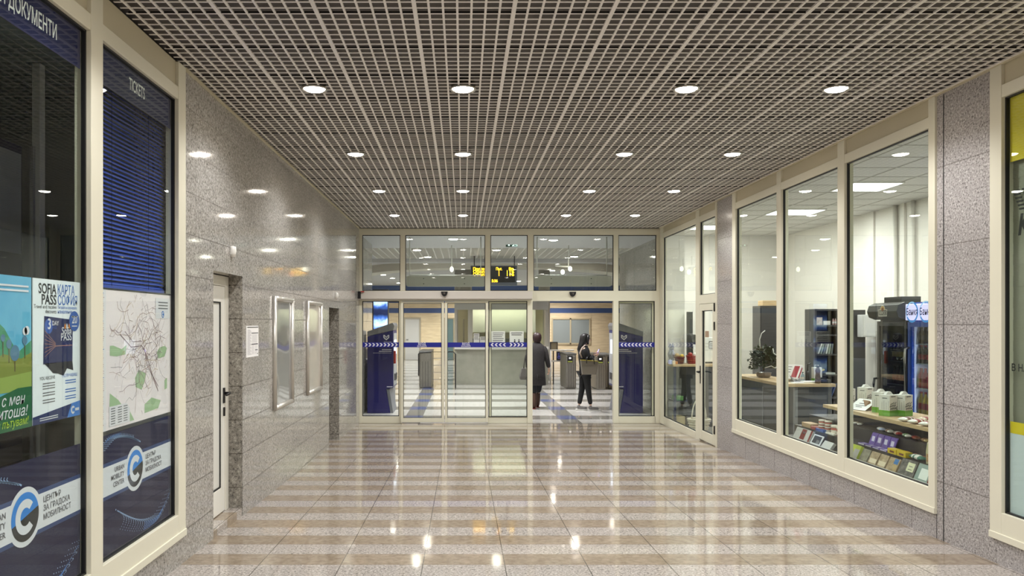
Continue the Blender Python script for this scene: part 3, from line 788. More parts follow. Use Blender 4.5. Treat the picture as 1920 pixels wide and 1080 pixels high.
def lower_graphic(y0, y1, yc, label, group):
    z0, z1 = .574, 1.238
    t = thing('window_graphic', label, 'window graphic', (XG, (y0 + y1) / 2, z0), group)
    obj('navy_panel', MB().box(XG - .003, XG, y0, y1, z0, z1), NAVY, t)
    b = MB(); x = XG + .0012
    H = z1 - z0
    swoosh(b, lambda u, v: (x, y0 + u * (y1 - y0), z0 + v * .36), .4, 0, 1, False)
    swoosh(b, lambda u, v: (x, y0 + u * .62 * (y1 - y0), z0 + .47 + (v) * .19), 1.2, 0, 1, True)
    obj('dot_pattern', b, [LBLUE, DOTC], t)
    x = XG + .002
    for zz in (.902, 1.058): pass
    b = MB().box(XG, x, y0, y1, .905, 1.065); b.disc((x + .0005, yc, .990), U, V, .132, 40)
    b2 = MB().box(XG, x - .0006, y0, y1, .885, 1.085); obj('band_edge', b2, mat('band_edge_blue', (34, 62, 118), .45), t)
    band = obj('white_band', b, WHITE_V, t)
    b = MB(); x += .0012
    sl = .26
    b.disc((x, yc, .99), U, V, .108, 40, 0, None, sl, sl + PI); b.disc((x, yc, .99), U, V, .108, 40, 1, None, sl + PI, sl + 2 * PI)
    b.disc((x + .0008, yc, .99), U, V, .078, 40, 2, .040, math.radians(42), math.radians(318))
    obj('round_emblem', b, [LOGOB, mat('emblem_black', (34, 34, 40), .5), WHITE_V], t, label='round blue and black letter C emblem')
    b = MB()
    for k, (l, r) in enumerate((('URBAN', 'ЦЕНТЪР'), ('MOBILITY', 'ЗА ГРАДСКА'), ('CENTER', 'МОБИЛНОСТ'))):
        z = 1.020 - .041 * k
        b.text(l, (x, yc - .148, z), U, V, .038, 0, 'r', None, .012); b.text(r, (x, yc + .148, z), U, V, .038, 0, 'l', None, .012)
    obj('lettering', b, mat('band_letter_grey', (92, 90, 100), .5), t)
lower_graphic(4.075, 5.125, 4.567, 'navy panel with white band and round C emblem below the city map', 'navy panels in the ticket window')
lower_graphic(2.775, 3.915, 3.42, 'navy panel with white band and round C emblem below the posters', 'navy panels in the ticket window')
def header(y0, y1, z0, txt, ya, yb, label, zt):
    t = thing('header_banner', label, 'window banner', (XG, (y0 + y1) / 2, z0))
    obj('navy_strip', MB().box(XG - .003, XG, y0, y1, z0, 3.342), NAVY_H, t)
    obj('lettering', MB().text(txt, (XG + .0012, (ya + yb) / 2, zt), U, V, .1, 0, 'c', yb - ya, .012), mat('header_letters', (252, 252, 255), .5), t)
def yl(p): return FPX * -XL / (CX - p)
header(4.075, 5.125, 3.142, 'TICKETS', yl(252), yl(281), 'navy header strip reading TICKETS above the blue blind', 3.216)
header(2.775, 3.915, 3.142, 'И ДОКУМЕНТИ', 3.235, yl(118.5), 'navy header strip with Cyrillic white lettering at the top of the window', 3.206)

# blue venetian blind
XBL = XG - .05
t = thing('venetian_blind', 'blue venetian blind closed behind the window with the city map', 'blind', (XBL, 4.6, 2.05))
SLAT = mat('blind_slat_blue', (66, 92, 196), .3, 0, .6)
b = MB(); n = 46
for i in range(n):
    z = 2.07 + (3.20 - 2.07) * i / n
    b.add([(XBL - .009, 4.085, z + .019), (XBL - .009, 5.115, z + .019), (XBL + .009, 5.115, z), (XBL + .009, 4.085, z),
           (XBL - .0095, 4.085, z + .0178), (XBL - .0095, 5.115, z + .0178), (XBL + .0085, 5.115, z - .0012), (XBL + .0085, 4.085, z - .0012)],
          [(0, 1, 2, 3)[::-1], (4, 5, 6, 7), (3, 2, 6, 7)])
obj('slat', b, SLAT, t)
obj('bottom_rail', MB().box(XBL - .012, XBL + .012, 4.085, 5.115, 2.045, 2.066), SLAT, t)
obj('headrail', MB().box(XBL - .02, XBL + .02, 4.085, 5.115, 3.2, 3.24), SLAT, t)
for y in (4.35, 4.86): obj('ladder_cord', MB().tube([(XBL + .0125, y, 2.06), (XBL + .0125, y, 3.2)], .0013, 5), mat('blind_cord', (40, 50, 104), .6), t)
# city map sheet
t = thing('city_map', 'large pale city transport map sheet under the blue blind', 'map', (XG, 4.6, 1.27))
y0, y1, z0, z1 = 4.075, 5.125, 1.262, 2.034
obj('sheet', MB().box(XG - .003, XG, y0, y1, z0, z1), mat('map_paper', (246, 232, 238), .6), t)
x = XG + .001
def mp(u, v, d=0): return (x + d, y0 + u * (y1 - y0), z0 + v * (z1 - z0))
b = MB()
for pts in ([(.15, .02), (.46, .02), (.4, .1), (.3, .16), (.26, .2), (.16, .26)], [(.16, .53), (.24, .52), (.35, .53), (.36, .6), (.3, .57), (.2, .6), (.16, .6)],
            [(.8, .47), (.9, .48), (.94, .55), (.9, .57), (.82, .56), (.78, .52)], [(.48, .27), (.56, .24), (.6, .3), (.62, .36), (.52, .4), (.47, .34)],
            [(.6, .05), (.8, .06), (.84, .12), (.7, .16), (.6, .12)], [(.9, .2), (.94, .21), (.94, .3), (.9, .28)]):
    b.poly([mp(*q) for q in pts])
obj('park_area', b, mat('map_green', (172, 196, 158), .6), t)
rnd = random.Random(3)
b = MB()
def seg(p, q, wd, m):
    (a, c), (d, e) = p, q
    l = math.hypot((d - a) * 1.05, (e - c) * .77) or 1; nx, nz = -(e - c) * .77 / l * wd / 1.05, (d - a) * 1.05 / l * wd / .77
    b.add([mp(a + nx, c + nz, .0006), mp(d + nx, e + nz, .0006), mp(d - nx, e - nz, .0006), mp(a - nx, c - nz, .0006)], [(0, 1, 2, 3)], m)
def path(pts, wd, m):
    for p, q in zip(pts, pts[1:]): seg(p, q, wd, m)
hub = (.58, .56)
for k in range(70):
    a = rnd.uniform(0, 2 * PI); p = (hub[0] + rnd.gauss(0, .15), hub[1] + rnd.gauss(0, .17)); pts = [p]
    for s_ in range(rnd.randint(4, 9)):
        a += rnd.gauss(0, .55); q = (pts[-1][0] + .045 * math.cos(a), pts[-1][1] + .055 * math.sin(a))
        if not (.15 < q[0] < .97 and .04 < q[1] < .96): break
        pts.append(q)
    path(pts, rnd.choice((.0007, .0011, .0011)), rnd.choice((0, 0, 0, 1, 2, 3)))
for k in range(150):
    p = (min(.96, max(.16, rnd.gauss(.58, .17))), min(.95, max(.05, rnd.gauss(.48, .22)))); a = rnd.choice((0, .5, 1.1, 1.57, 2.2))
    path([p, (min(.97, p[0] + .03 * math.cos(a)), p[1] + .035 * math.sin(a))], .0009, rnd.choice((0, 0, 1, 2, 3)))
path([(.28, .68), (.42, .58), (.56, .585), (.6, .55), (.72, .33), (.8, .2)], .0024, 0)
path([(.6, .55), (.64, .42), (.8, .24)], .0022, 0); path([(.5, .76), (.56, .68), (.6, .55)], .0018, 0); path([(.34, .7), (.44, .62), (.56, .62)], .0018, 0)
path([(.28, .68), (.36, .88), (.42, .92)], .0012, 3)
obj('route_line', b, [mat('map_line_plum', (150, 122, 134), .6), mat('map_line_brown', (176, 146, 136), .6), mat('map_line_grey', (160, 156, 162), .6), mat('map_line_ochre', (204, 176, 134), .6)], t)
b = MB(); b.poly([mp(.0, 0, .0004), mp(.115, 0, .0004), mp(.115, 1, .0004), mp(.0, 1, .0004)], 0)
b.poly([mp(.15, .02, .0008), mp(.4, .02, .0008), mp(.4, .12, .0008), mp(.36, .165, .0008), mp(.15, .165, .0008)], 0); b.poly([mp(.76, .8, .0008), mp(.985, .8, .0008), mp(.985, .97, .0008), mp(.76, .97, .0008)], 0)
for k in range(62): v = .97 - .0152 * k; b.poly([mp(.02, v, .001), mp(.095 - .02 * rnd.random(), v, .001), mp(.095 - .02 * rnd.random(), v + .007, .001), mp(.02, v + .007, .001)], 1 if k % 13 else 3)
for k in range(7):
    for c_ in (.17, .25, .32): b.poly([mp(c_, .035 + .018 * k, .0012), mp(c_ + .05, .035 + .018 * k, .0012), mp(c_ + .05, .042 + .018 * k, .0012), mp(c_, .042 + .018 * k, .0012)], 2)
for v in (.93, .905, .88): b.poly([mp(.8, v, .0012), mp(.95, v, .0012), mp(.95, v + .009, .0012), mp(.8, v + .009, .0012)], 2)
b.disc(mp(.87, .835, .0012), U, V, .022, 20, 3); b.disc(mp(.87, .835, .0016), U, V, .015, 20, 0, .008, .7, 5.6)
obj('legend_box', b, [mat('map_white', (232, 226, 234), .6), mat('map_text_rose', (196, 168, 178), .6), INK2, mat('map_blue', (62, 122, 200), .6)], t)
b = MB().box(XG - .006, XG + .002, 4.075, 5.125, 1.2395, 1.261); b.box(XG - .006, XG + .002, 4.075, 5.125, 2.0345, 2.044)
single('map_rail', b, DGREY, 'dark grey rails holding the city map sheet top and bottom', 'rail')
# pass poster
def yq(p): return yl(p)
y0, y1, z0, z1 = yl(74.5), 3.913, 1.385, 2.056
t = thing('poster', 'white poster reading SOFIA PASS with a dark blue card on it', 'poster', (XG, (y0 + y1) / 2, z0))
obj('sheet', MB().box(XG - .003, XG, y0, y1, z0, z1), mat('poster_white', (240, 243, 252), .5), t)
W_, H_ = y1 - y0, z1 - z0
def pp(u, v, d=.001): return (XG + d, y0 + u * W_, z0 + v * H_)
b = MB()
b.text('SOFIA', pp(.47, .90), U, V, .066, 0, 'r', .36 * W_, .02); b.text('PASS', pp(.47, .825), U, V, .066, 0, 'r', .30 * W_, .02)
b.text('КАРТА', pp(.50, .90), U, V, .066, 1, 'l', .37 * W_, .01); b.text('СОФИЯ', pp(.50, .825), U, V, .066, 1, 'l', .43 * W_, .01)
b.text('Travel and receive', pp(.47, .795), U, V, .026, 0, 'r'); b.text('discounts', pp(.47, .763), U, V, .026, 0, 'r')
b.text('Пътувайте и получавайте', pp(.5, .795), U, V, .022, 1, 'l', .42 * W_); b.text('намаления', pp(.5, .763), U, V, .026, 1, 'l')
b.text('YOU RECEIVE', pp(.13, .3), U, V, .022, 0, 'l'); b.text('ПОЛУЧАВАШ', pp(.6, .3), U, V, .022, 1, 'l')
for k, v in enumerate((.27, .252, .234, .205, .187, .155, .137)):
    b.poly([pp(.19, v), pp(.44, v), pp(.44, v + .007), pp(.19, v + .007)], 2)
    if k != 2: b.poly([pp(.66, v), pp(.9, v), pp(.9, v + .007), pp(.66, v + .007)], 1)
obj('lettering', b, [mat('poster_ink', (28, 30, 44), .5), mat('poster_blue', (60, 112, 196), .5), INK2], t)
b = MB(); b.poly([pp(.0, .0), pp(1, .0), pp(1, .11), pp(.0, .055)], 0); b.poly([pp(.7, .0, .0014), pp(1, .0, .0014), pp(1, .11, .0014), pp(.8, .1, .0014)], 1)
for v in (.035, .02): b.poly([pp(.13, v, .0018), pp(.5, v, .0018), pp(.5, v + .006, .0018), pp(.13, v + .006, .0018)], 2)
b.disc(pp(.83, .05, .0022), U, V, .02, 20, 2, .01, .7, 5.6); b.poly([pp(.88, .04, .002), pp(.97, .04, .002), pp(.97, .06, .002), pp(.88, .06, .002)], 2)
obj('footer_band', b, [mat('poster_navy', (30, 44, 100), .5), LBLUE, WHITE_V], t)
p2 = pp
def pp(u, v, d=.001): return p2(u, v + .078, d)
b = MB(); b.poly([pp(.2, .33), pp(.82, .335), pp(.83, .64), pp(.22, .665)], 0)
b.poly([pp(.22, .335), pp(.82, .335), pp(.84, .265), pp(.7, .285), pp(.62, .235), pp(.5, .255), pp(.4, .262), pp(.3, .305)], 1)
for k in range(7): z_ = .47 + .018 * (k - 3) * 1; b.add([pp(.23, .47 + .03 * (k - 3), .0013), pp(.45, .46 + .004 * (k - 3), .0013), pp(.45, .463 + .004 * (k - 3), .0013), pp(.23, .474 + .03 * (k - 3), .0013)], [(0, 1, 2, 3)], 3)
b.poly([pp(.45, .45, .0013), pp(.82, .45, .0013), pp(.82, .455, .0013), pp(.45, .455, .0013)], 3)
b.text('3', pp(.32, .575, .0016), U, V, .07, 2, 'c', None, .02); b.disc(pp(.31, .595, .0014), U, V, .036, 20, 4)
b.text('DAY', pp(.38, .6, .0016), U, V, .03, 2, 'l', None, .015); b.text('PASS', pp(.38, .575, .0016), U, V, .02, 4, 'l')
b.text('Sofia', pp(.8, .535, .0016), U, V, .05, 2, 'r', None, .012); b.text('PASS', pp(.8, .49, .0016), U, V, .05, 2, 'r', None, .012)
for u_, c_ in ((.64, 5), (.68, 2), (.73, 5), (.77, 5)): b.poly([pp(u_, .575, .0016), pp(u_ + .03, .575, .0016), pp(u_ + .03, .6, .0016), pp(u_ + .015, .615, .0016), pp(u_, .6, .0016)], c_)
obj('printed_card', b, [mat('card_navy', (26, 34, 92), .4), mat('card_dark', (34, 32, 46), .5), WHITE_V, mat('card_copper', (178, 126, 110), .5), mat('card_blue', (52, 92, 180), .5), mat('card_orange', (226, 140, 60), .5)], t)
b = MB(); b.disc(pp(.86, .63, .0024), U, V, .05, 28, 0); b.text('20', pp(.86, .615, .003), U, V, .052, 1, 'c', None, .02); b.poly([pp(.79, .66, .003), pp(.93, .66, .003), pp(.93, .667, .003), pp(.79, .667, .003)], 1); b.poly([pp(.8, .59, .003), pp(.92, .59, .003), pp(.92, .597, .003), pp(.8, .597, .003)], 1)
obj('round_badge', b, [mat('badge_blue', (56, 96, 176), .5), WHITE_V], t)
# green poster
y0, y1, z0, z1 = 2.93, yl(72), 1.385, 2.056
W_, H_ = y1 - y0, z1 - z0
def pp(u, v, d=.001): return (XG + d, y0 + u * W_, z0 + v * H_)
t = thing('poster', 'green and blue mountain poster with white script lettering beside the pass poster', 'poster', (XG, (y0 + y1) / 2, z0))
obj('sheet', MB().box(XG - .003, XG, y0, y1, z0, z1), noisy('poster_sky', (62, 154, 206), (110, 190, 224), 2.5, .5), t)
b = MB()
b.poly([pp(0, .25), pp(1, .25), pp(1, .58), pp(.8, .5), pp(.62, .66), pp(.45, .74), pp(.2, .64), pp(0, .7)], 0)
b.poly([pp(.3, .25, .0014), pp(1, .25, .0014), pp(1, .5, .0014), pp(.85, .46, .0014), pp(.6, .5, .0014), pp(.3, .38, .0014)], 1)
b.poly([pp(0, 0, .0018), pp(1, 0, .0018), pp(1, .27, .0018), pp(.8, .27, .0018), pp(.5, .22, .0018), pp(.2, .24, .0018), pp(0, .2, .0018)], 2)
b.poly([pp(0, .25, .0016), pp(1, .25, .0016), pp(1, .37, .0016), pp(.6, .35, .0016), pp(0, .33, .0016)], 5)
for u_, v_, r_ in ((.68, .56, .02), (.76, .5, .035), (.6, .6, .016), (.9, .58, .02)): b.disc(pp(u_, v_, .002), U, V, r_, 16, 3); b.poly([pp(u_ - .006, v_ - .12, .0019), pp(u_ + .006, v_ - .12, .0019), pp(u_ + .006, v_, .0019), pp(u_ - .006, v_, .0019)], 4)
for u_, v_, r_ in ((.08, .76, .05), (.16, .77, .06), (.26, .75, .05), (.9, .64, .018), (.93, .645, .02)): b.disc(pp(u_, v_, .0022), U, V, r_, 20, 6)
obj('printed_scene', b, [mat('print_hill', (70, 148, 112), .5), mat('print_olive', (130, 140, 62), .5), mat('print_deep_green', (22, 96, 60), .5), mat('print_tree', (86, 128, 160), .5), mat('print_trunk', (96, 80, 60), .5), mat('print_grass', (150, 170, 84), .5), WHITE_V], t)
b = MB()
b.text('Ела с мен', pp(.9, .165, .003), U, V, .066, 0, 'r', .30, .006, .25); b.text('на Витоша!', pp(.94, .085, .003), U, V, .066, 0, 'r', .36, .006, .25)
b.text('И днес пътувам!', pp(.95, .025, .003), U, V, .05, 1, 'r', .36, .003, .25)
for v in (.93, .9): b.poly([pp(.52, v, .003), pp(.95, v, .003), pp(.95, v + .012, .003), pp(.52, v + .012, .003)], 0)
obj('lettering', b, [WHITE_V, mat('print_lime', (176, 206, 60), .5)], t)
# inside the office: white upright, notice board
b = MB().box(-2.62, -2.52, 3.62, 3.80, .28, 3.5)
XO = -2.55
def yo(p, X): return FPX * -X / (CX - p)
b = MB(); b.box(XO - .05, XO, yo(75, XO), yo(85, XO), .28, 3.42)
t = single('partition_post', b, mat('post_white', (206, 204, 198), .35), 'pale upright post standing inside the dim ticket office', 'post', bevel=.004)
b = MB(); b.box(XO - .02, XO, yo(62, XO), yo(66, XO), .28, 2.9)
single('partition_rail', b, MGREY, 'thin grey upright rail beside the pale post in the ticket office', 'rail')
X2 = -2.75
t = thing('notice_board', 'dark notice board with a printed sheet inside the ticket office', 'notice board', (X2, 3.9, 1.5))
obj('board', MB().box(X2 - .03, X2, 3.3, yo(41, X2), .9, 2.95), mat('board_blue_grey', (58, 66, 92), .5), t)
obj('paper_sheet', MB().box(X2, X2 + .002, 3.36, yo(39, X2), 2.28, 2.9), mat('paper_dim', (176, 182, 188), .6), t)
b = MB()
for k in range(5): b.box(X2, X2 + .004, 3.34, yo(40, X2), 1.0 + .15 * k, 1.1 + .15 * k)
obj('document_tray', b, MGREY, t)

# ------------------------------------------------------------------ things on the granite wall
def sensor_w(p, y, w_, label):
    Y = yl(p); z = CAMZ + (CY - y) * Y / FPX
    t = thing('wall_detector', label, 'detector', (XL, Y, z - .05))
    obj('housing', MB().lathe((XL + .015, Y, z), [(.004, -.05), (.024, -.042), (.03, 0), (.026, .035), (.004, .045)], 16), WHITE, t)
    obj('base_plate', MB().box(XL, XL + .012, Y - .028, Y + .028, z - .03, z + .03), mat('detector_base', (204, 202, 196), .5), t, bevel=.002)
sensor_w(433, 471, 1, 'small white detector on the granite wall above the white door')
sensor_w(629, 553.5, 1, 'small white detector on the granite wall above the second recess')
ya, yb = yl(461.3), yl(484)
t = thing('notice_sheet', 'white printed timetable sheet taped to the granite beside the white door', 'notice', (XL, (ya + yb) / 2, 1.54))
obj('sheet', MB().box(XL + .0005, XL + .003, ya, yb, 1.545, 1.827), PAPER, t)
b = MB(); x = XL + .0042
def nq(u0, u1, v0, v1, m): b.poly([(x, ya + u0 * (yb - ya), 1.545 + v0 * .282), (x, ya + u1 * (yb - ya), 1.545 + v0 * .282), (x, ya + u1 * (yb - ya), 1.545 + v1 * .282), (x, ya + u0 * (yb - ya), 1.545 + v1 * .282)], m)
nq(.06, .96, .935, .965, 1); nq(.4, .96, .75, .775, 0); nq(.4, .94, .39, .42, 0); nq(.7, .92, .2, .225, 0); nq(.88, .95, .07, .1, 0)
for k in range(24): nq(.08, .3 + .05 * (k % 3), .86 - .034 * k, .872 - .034 * k, 2)
for k in range(9): nq(.45, .88, .7 - .03 * k, .708 - .03 * k, 2)
for k in range(8): nq(.42, .6, .35 - .036 * k, .36 - .036 * k, 2); nq(.66, .9, .35 - .036 * k, .357 - .036 * k, 2) if k != 4 else None
obj('printed_line', b, [INK, mat('notice_bar', (92, 92, 88), .6), mat('notice_text', (182, 178, 182), .6)], t)
def poster_frame(pa, pb, label, sheet):
    ya, yb, z0, z1 = yl(pa), yl(pb), .968, 2.122
    t = thing('poster_holder', label, 'poster frame', (XL, (ya + yb) / 2, z0), 'empty poster frames on the granite wall')
    b = MB()
    def bar(p, q): 
        b.tube([p, q], .026, 10)
    x = XL + .012
    bar((x, ya + .02, z0), (x, ya + .02, z1)); bar((x, yb - .02, z0), (x, yb - .02, z1)); bar((x, ya + .02, z0 + .02), (x, yb - .02, z0 + .02)); bar((x, ya + .02, z1 - .02), (x, yb - .02, z1 - .02))
    obj('snap_frame', b, mat('frame_silver', (200, 196, 188), .32, .6), t)
    # slightly wavy clear cover over a grey back sheet
    rows, cols = 26, 10; vs = []; fs = []
    rn = random.Random(int(pa))
    ph = [rn.uniform(0, 6) for _ in range(4)]
    for i in range(rows + 1):
        for j in range(cols + 1):
            u, v = j / cols, i / rows; e = min(u, 1 - u, v, 1 - v) * 4; e = min(1, e)
            d = .0035 * math.sin(5 * v + ph[0] + 2 * u) + .002 * math.sin(9 * v + ph[1]) * math.sin(4 * u + ph[2]) + .0012 * math.sin(17 * v + 3 * u + ph[3])
            vs.append((XL + .010 + d * e, ya + .035 + u * (yb - ya - .07), z0 + .035 + v * (z1 - z0 - .07)))
    for i in range(rows):
        for j in range(cols): a = i * (cols + 1) + j; fs.append((a, a + 1, a + cols + 2, a + cols + 1))
    cv = MB().add(vs, fs, 0, True); obj('cover_sheet', cv, sheet, t)
    obj('back_board', MB().box(XL + .0005, XL + .004, ya + .03, yb - .03, z0 + .03, z1 - .03), MGREY, t)
SHEET1 = mat('cover_grey', (136, 136, 136), .07, 0, .9, coat=.6); SHEET2 = mat('cover_pale', (196, 188, 178), .07, 0, .9, coat=.6)
poster_frame(511.5, 546, 'silver poster frame with grey sheet next to the timetable notice', SHEET1)
poster_frame(574, 600.5, 'silver poster frame with pale sheet next to the second recess', SHEET2)

# yellow kiosk window graphics
XY = XR + .032
def yr(p, X=XR + .032): return FPX * X / (p - CX)
U2 = (0, -1, 0)
b = MB().box(XY, XY + .003, 2.87, 5.17, 2.93, 3.366); single('window_film', b, YELLOW, 'plain yellow vinyl across the top of the window beyond the pillar', 'window film')
b = MB().box(XY, XY + .003, 2.87, 5.17, 1.115, 1.192); single('window_film', b, YELLOW, 'narrow yellow vinyl stripe above the frosted lower glass', 'window film')
b = MB().box(XY, XY + .003, 2.87, 5.17, .576, 1.114); single('window_film', b, FROST, 'frosted pale vinyl on the lower window glass beyond the pillar', 'window film')
t = thing('window_lettering', 'black lettering with fan of bars on the window beyond the pillar', 'window lettering', (XY, 5.05, 2.0))
b = MB(); x = XY
yk = yr(1909); zk = CAMZ + (CY - 438) * 5.04 / FPX
b.text('K', (x, yk, zk), U2, V, .19, 0, 'l', .12, .035, .2)
obj('letter', b, mat('letter_black', (24, 24, 26), .5), t)
b = MB(); 
for k in range(6):
    ys = yr(1898) - .012 * k; zz = CAMZ + (CY - 353 - 7.2 * k) * 5.06 / FPX
    for q in range(4 - k // 2): b.add([(x, ys - .085 * q, zz), (x, ys - .085 * q - .07, zz), (x, ys - .085 * q - .066, zz - .013), (x, ys - .085 * q - .008, zz - .013)], [(0, 1, 2, 3)])
obj('fan_bar', b, mat('letter_black2', (24, 24, 26), .5), t)
b = MB().text('В НА', (x, yr(1897), CAMZ + (CY - 696) * 5.1 / FPX), U2, V, .066, 0, 'l', None, .02); obj('small_letter', b, mat('letter_black3', (24, 24, 26), .5), t)
b = MB(); XS = XR + .062
for k in range(40): z = .5 + .0725 * k; b.box(XS + .0015 * (k % 2), XS + .02, 2.75, 5.2, z, z + .0724)
single('roller_shutter', b, SHUT, 'olive grey closed roller shutter behind the yellow topped window', 'shutter')

# ------------------------------------------------------------------ shop: counter, shelves, fridges
def PX(p, y, X):
    Y = FPX * X / (p - CX); return Vector((X, Y, CAMZ - (y - CY) * Y / FPX))
# L shaped counter
t = thing('shop_counter', 'dark shop counter with oak worktop bending round a corner', 'counter', (4.3, 11.0, SF))
poly = [(4.21, 12.1), (4.21, 10.12), (4.90, 10.12), (4.90, 10.62), (4.66, 10.62), (4.66, 12.1)]
obj('worktop', MB().prism(poly, 'z', 1.012, 1.052), OAK, t, bevel=.003)
poly = [(4.25, 12.06), (4.25, 10.17), (4.87, 10.17), (4.87, 10.57), (4.62, 10.57), (4.62, 12.06)]
obj('front_panel', MB().prism(poly, 'z', SF, 1.012), ANTHRA, t)
b = MB().box(4.245, 4.25, 10.9, 10.93, .1, .95); b.box(4.36, 4.42, 10.165, 10.17, .05, 1.0); obj('panel_joint', b, MGREY, t)
# display rack behind the window
YR0, YR1 = 5.99, 8.56
t = thing('display_rack', 'stepped dark display rack with oak top shelf behind the shop window', 'display rack', (4.1, 7.3, SF))
obj('top_shelf', MB().box(4.0, 4.56, YR0, YR1, .915, .95), OAK, t, bevel=.002)
obj('back_panel', MB().box(4.2, 4.5, YR0, YR1 - .05, .80, .915), SHELFB, t)
obj('upper_step', MB().box(4.0, 4.5, YR0, 8.9, .675, .80), SHELFB, t)
obj('middle_step', MB().box(3.852, 4.5, YR0, 8.95, .556, .675), SHELFB, t)
obj('lower_step', MB().box(3.75, 4.5, YR0, 8.95, SF, .556), SHELFB, t)
# wall shelving
def shelf_unit(x0, x1, y0, y1, zt, label, boards, back=True):
    t = thing('shelf_unit', label, 'shelves', ((x0 + x1) / 2, (y0 + y1) / 2, SF))
    b = MB().box(x0, x0 + .03, y0, y1, SF, zt); b.box(x1 - .03, x1, y0, y1, SF, zt); b.box(x0, x1, y0, y1, zt, zt + .03)
    obj('carcass', b, ANTHRA, t); obj('back_panel', MB().box(x0 + .03, x1 - .03, y1 - .02, y1 - .002, SF, zt), mat('shelf_back', (50, 51, 53), .4), t)
    for z in boards: obj('shelf_board', MB().box(x0 + .03, x1 - .03, y0 + .02, y1 - .02, z - .025, z), ANTHRA, t)
    return t
shelf_unit(5.94, 6.42, 13.0, 13.38, 2.06, 'tall dark shelf unit holding books behind the counter', [.6, .98, 1.33, 1.66, 1.82])
t = thing('tall_cabinet', 'plain tall dark cabinet standing beside the book shelf unit', 'cabinet', (6.6, 13.2, SF))
obj('body', MB().box(6.46, 6.795, 13.0, 13.38, SF, 2.075), ANTHRA, t, bevel=.004); obj('door_panel', MB().box(6.48, 6.775, 12.99, 13.0, .1, 2.05), mat('cabinet_door', (60, 61, 64), .3), t)
t = thing('tall_cabinet', 'tall dark cabinet with an oak box on top beside the plant', 'cabinet', (6.0, 15.2, SF))
obj('body', MB().box(5.79, 6.24, 15.0, 15.4, SF, 2.19), ANTHRA, t, bevel=.004); obj('door_panel', MB().box(5.81, 6.22, 14.99, 15.0, .1, 2.16), mat('cabinet_door', (60, 61, 64), .3), t)
single('wooden_box', MB().box(5.86, 6.14, 15.05, 15.3, 2.19, 2.295), OAK, 'small oak box lying on the tall dark cabinet', 'box', bevel=.004)
t = thing('meter_box', 'pale grey electrical box on a wall bracket beside the black fridge', 'electrical box', (6.75, 12.85, 1.62))
q0, q1 = px(1616, 632, 12.8), px(1642, 590, 12.8)
obj('housing', MB().box(q0.x, q1.x, 12.8, 12.95, q0.z, q1.z), mat('meter_grey', (206, 206, 204), .5), t, bevel=.006)
obj('cover', MB().box(q0.x + .02, q1.x - .02, 12.79, 12.8, q0.z + .02, q1.z - .02), mat('meter_cover', (214, 214, 212), .45), t)
obj('bracket', MB().box(q1.x, SX, 12.9, 12.93, q0.z + .1, q1.z - .1), mat('meter_grey', (206, 206, 204), .5), t)

def fridge(y0, y1, X, zt, body, label, lit, liner):
    D = .60; zh = zt - .24
    t = thing('drinks_fridge', label, 'fridge', (X + D / 2, (y0 + y1) / 2, SF), 'drinks fridges in the shop')
    b = MB(); k = .045
    b.box(X + .05, X + D, y0, y0 + k, SF + .06, zt); b.box(X + .05, X + D, y1 - k, y1, SF + .06, zt); b.box(X + D - k, X + D, y0 + k, y1 - k, SF + .06, zt)
    b.box(X + .05, X + D - k, y0 + k, y1 - k, zh, zt); b.box(X + .05, X + D - k, y0 + k, y1 - k, SF + .06, SF + .28); b.box(X + .1, X + D - .05, y0 + .04, y1 - .04, SF, SF + .06)
    obj('cabinet', b, body, t, bevel=.003)
    b = MB(); x0, x1 = X + .06, X + D - k - .002
    b.box(x0, x1, y0 + k + .001, y0 + k + .006, SF + .285, zh - .005); b.box(x0, x1, y1 - k - .006, y1 - k - .001, SF + .285, zh - .005); b.box(x1 - .006, x1, y0 + k + .006, y1 - k - .006, SF + .285, zh - .005)
    obj('liner', b, liner, t)
    b = MB(); f = .055
    for q in ((y0, y0 + f, SF + .3, zh), (y1 - f, y1, SF + .3, zh), (y0 + f, y1 - f, SF + .3, SF + .36), (y0 + f, y1 - f, zh - .06, zh)): b.box(X + .005, X + .045, *q)
    d = obj('door', b, body, t, bevel=.003)
    obj('glass_pane', MB().box(X + .02, X + .026, y0 + f, y1 - f, SF + .36, zh - .06), GLASS_F, d)
    return t, x0, x1, zh
DKF = mat('fridge_black', (34, 34, 34), .3); BLF = mat('fridge_blue', (34, 70, 150), .3)
FX = 5.5
f1, x0, x1, zh1 = fridge(9.56, 10.24, FX, 2.115, DKF, 'black glass door drinks fridge with curved dark header sign', False, mat('liner_dim', (88, 86, 80), .5))
b = MB(); prof = [(FX + .05, 2.10), (FX - .02, 2.115), (FX - .10, 2.08), (FX - .125, 2.0), (FX - .10, 1.925), (FX - .02, 1.895), (FX + .05, 1.895)]
b.prism(prof, 'y', 9.55, 10.25); obj('header_sign', b, mat('header_black', (44, 46, 44), .3), f1, bevel=.004)
b = MB(); y_, z_, xs_ = 9.86, 2.0, FX - .1275
def em(u, v): return (xs_, y_ - u, z_ + v)
b.poly([em(-.10, -.062), em(-.105, .025), em(.105, .025), em(.10, -.062)], 0); b.poly([(xs_ - .001, y_ - u, z_ + v) for u, v in ((-.092, -.05), (-.095, .015), (.095, .015), (.092, -.05))], 1)
b.disc(em(0, .02), (0, -1, 0), V, .06, 20, 0, None, 0, PI); b.disc((xs_ - .0012, y_, z_ + .02), (0, -1, 0), V, .05, 20, 2, None, 0, PI); b.disc((xs_ - .002, y_, z_ + .025), (0, -1, 0), V, .026, 16, 3)
b.text('ПИРИНСКО', (xs_ - .003, y_, z_ - .042), U2, V, .062, 0, 'c', .17, .02)
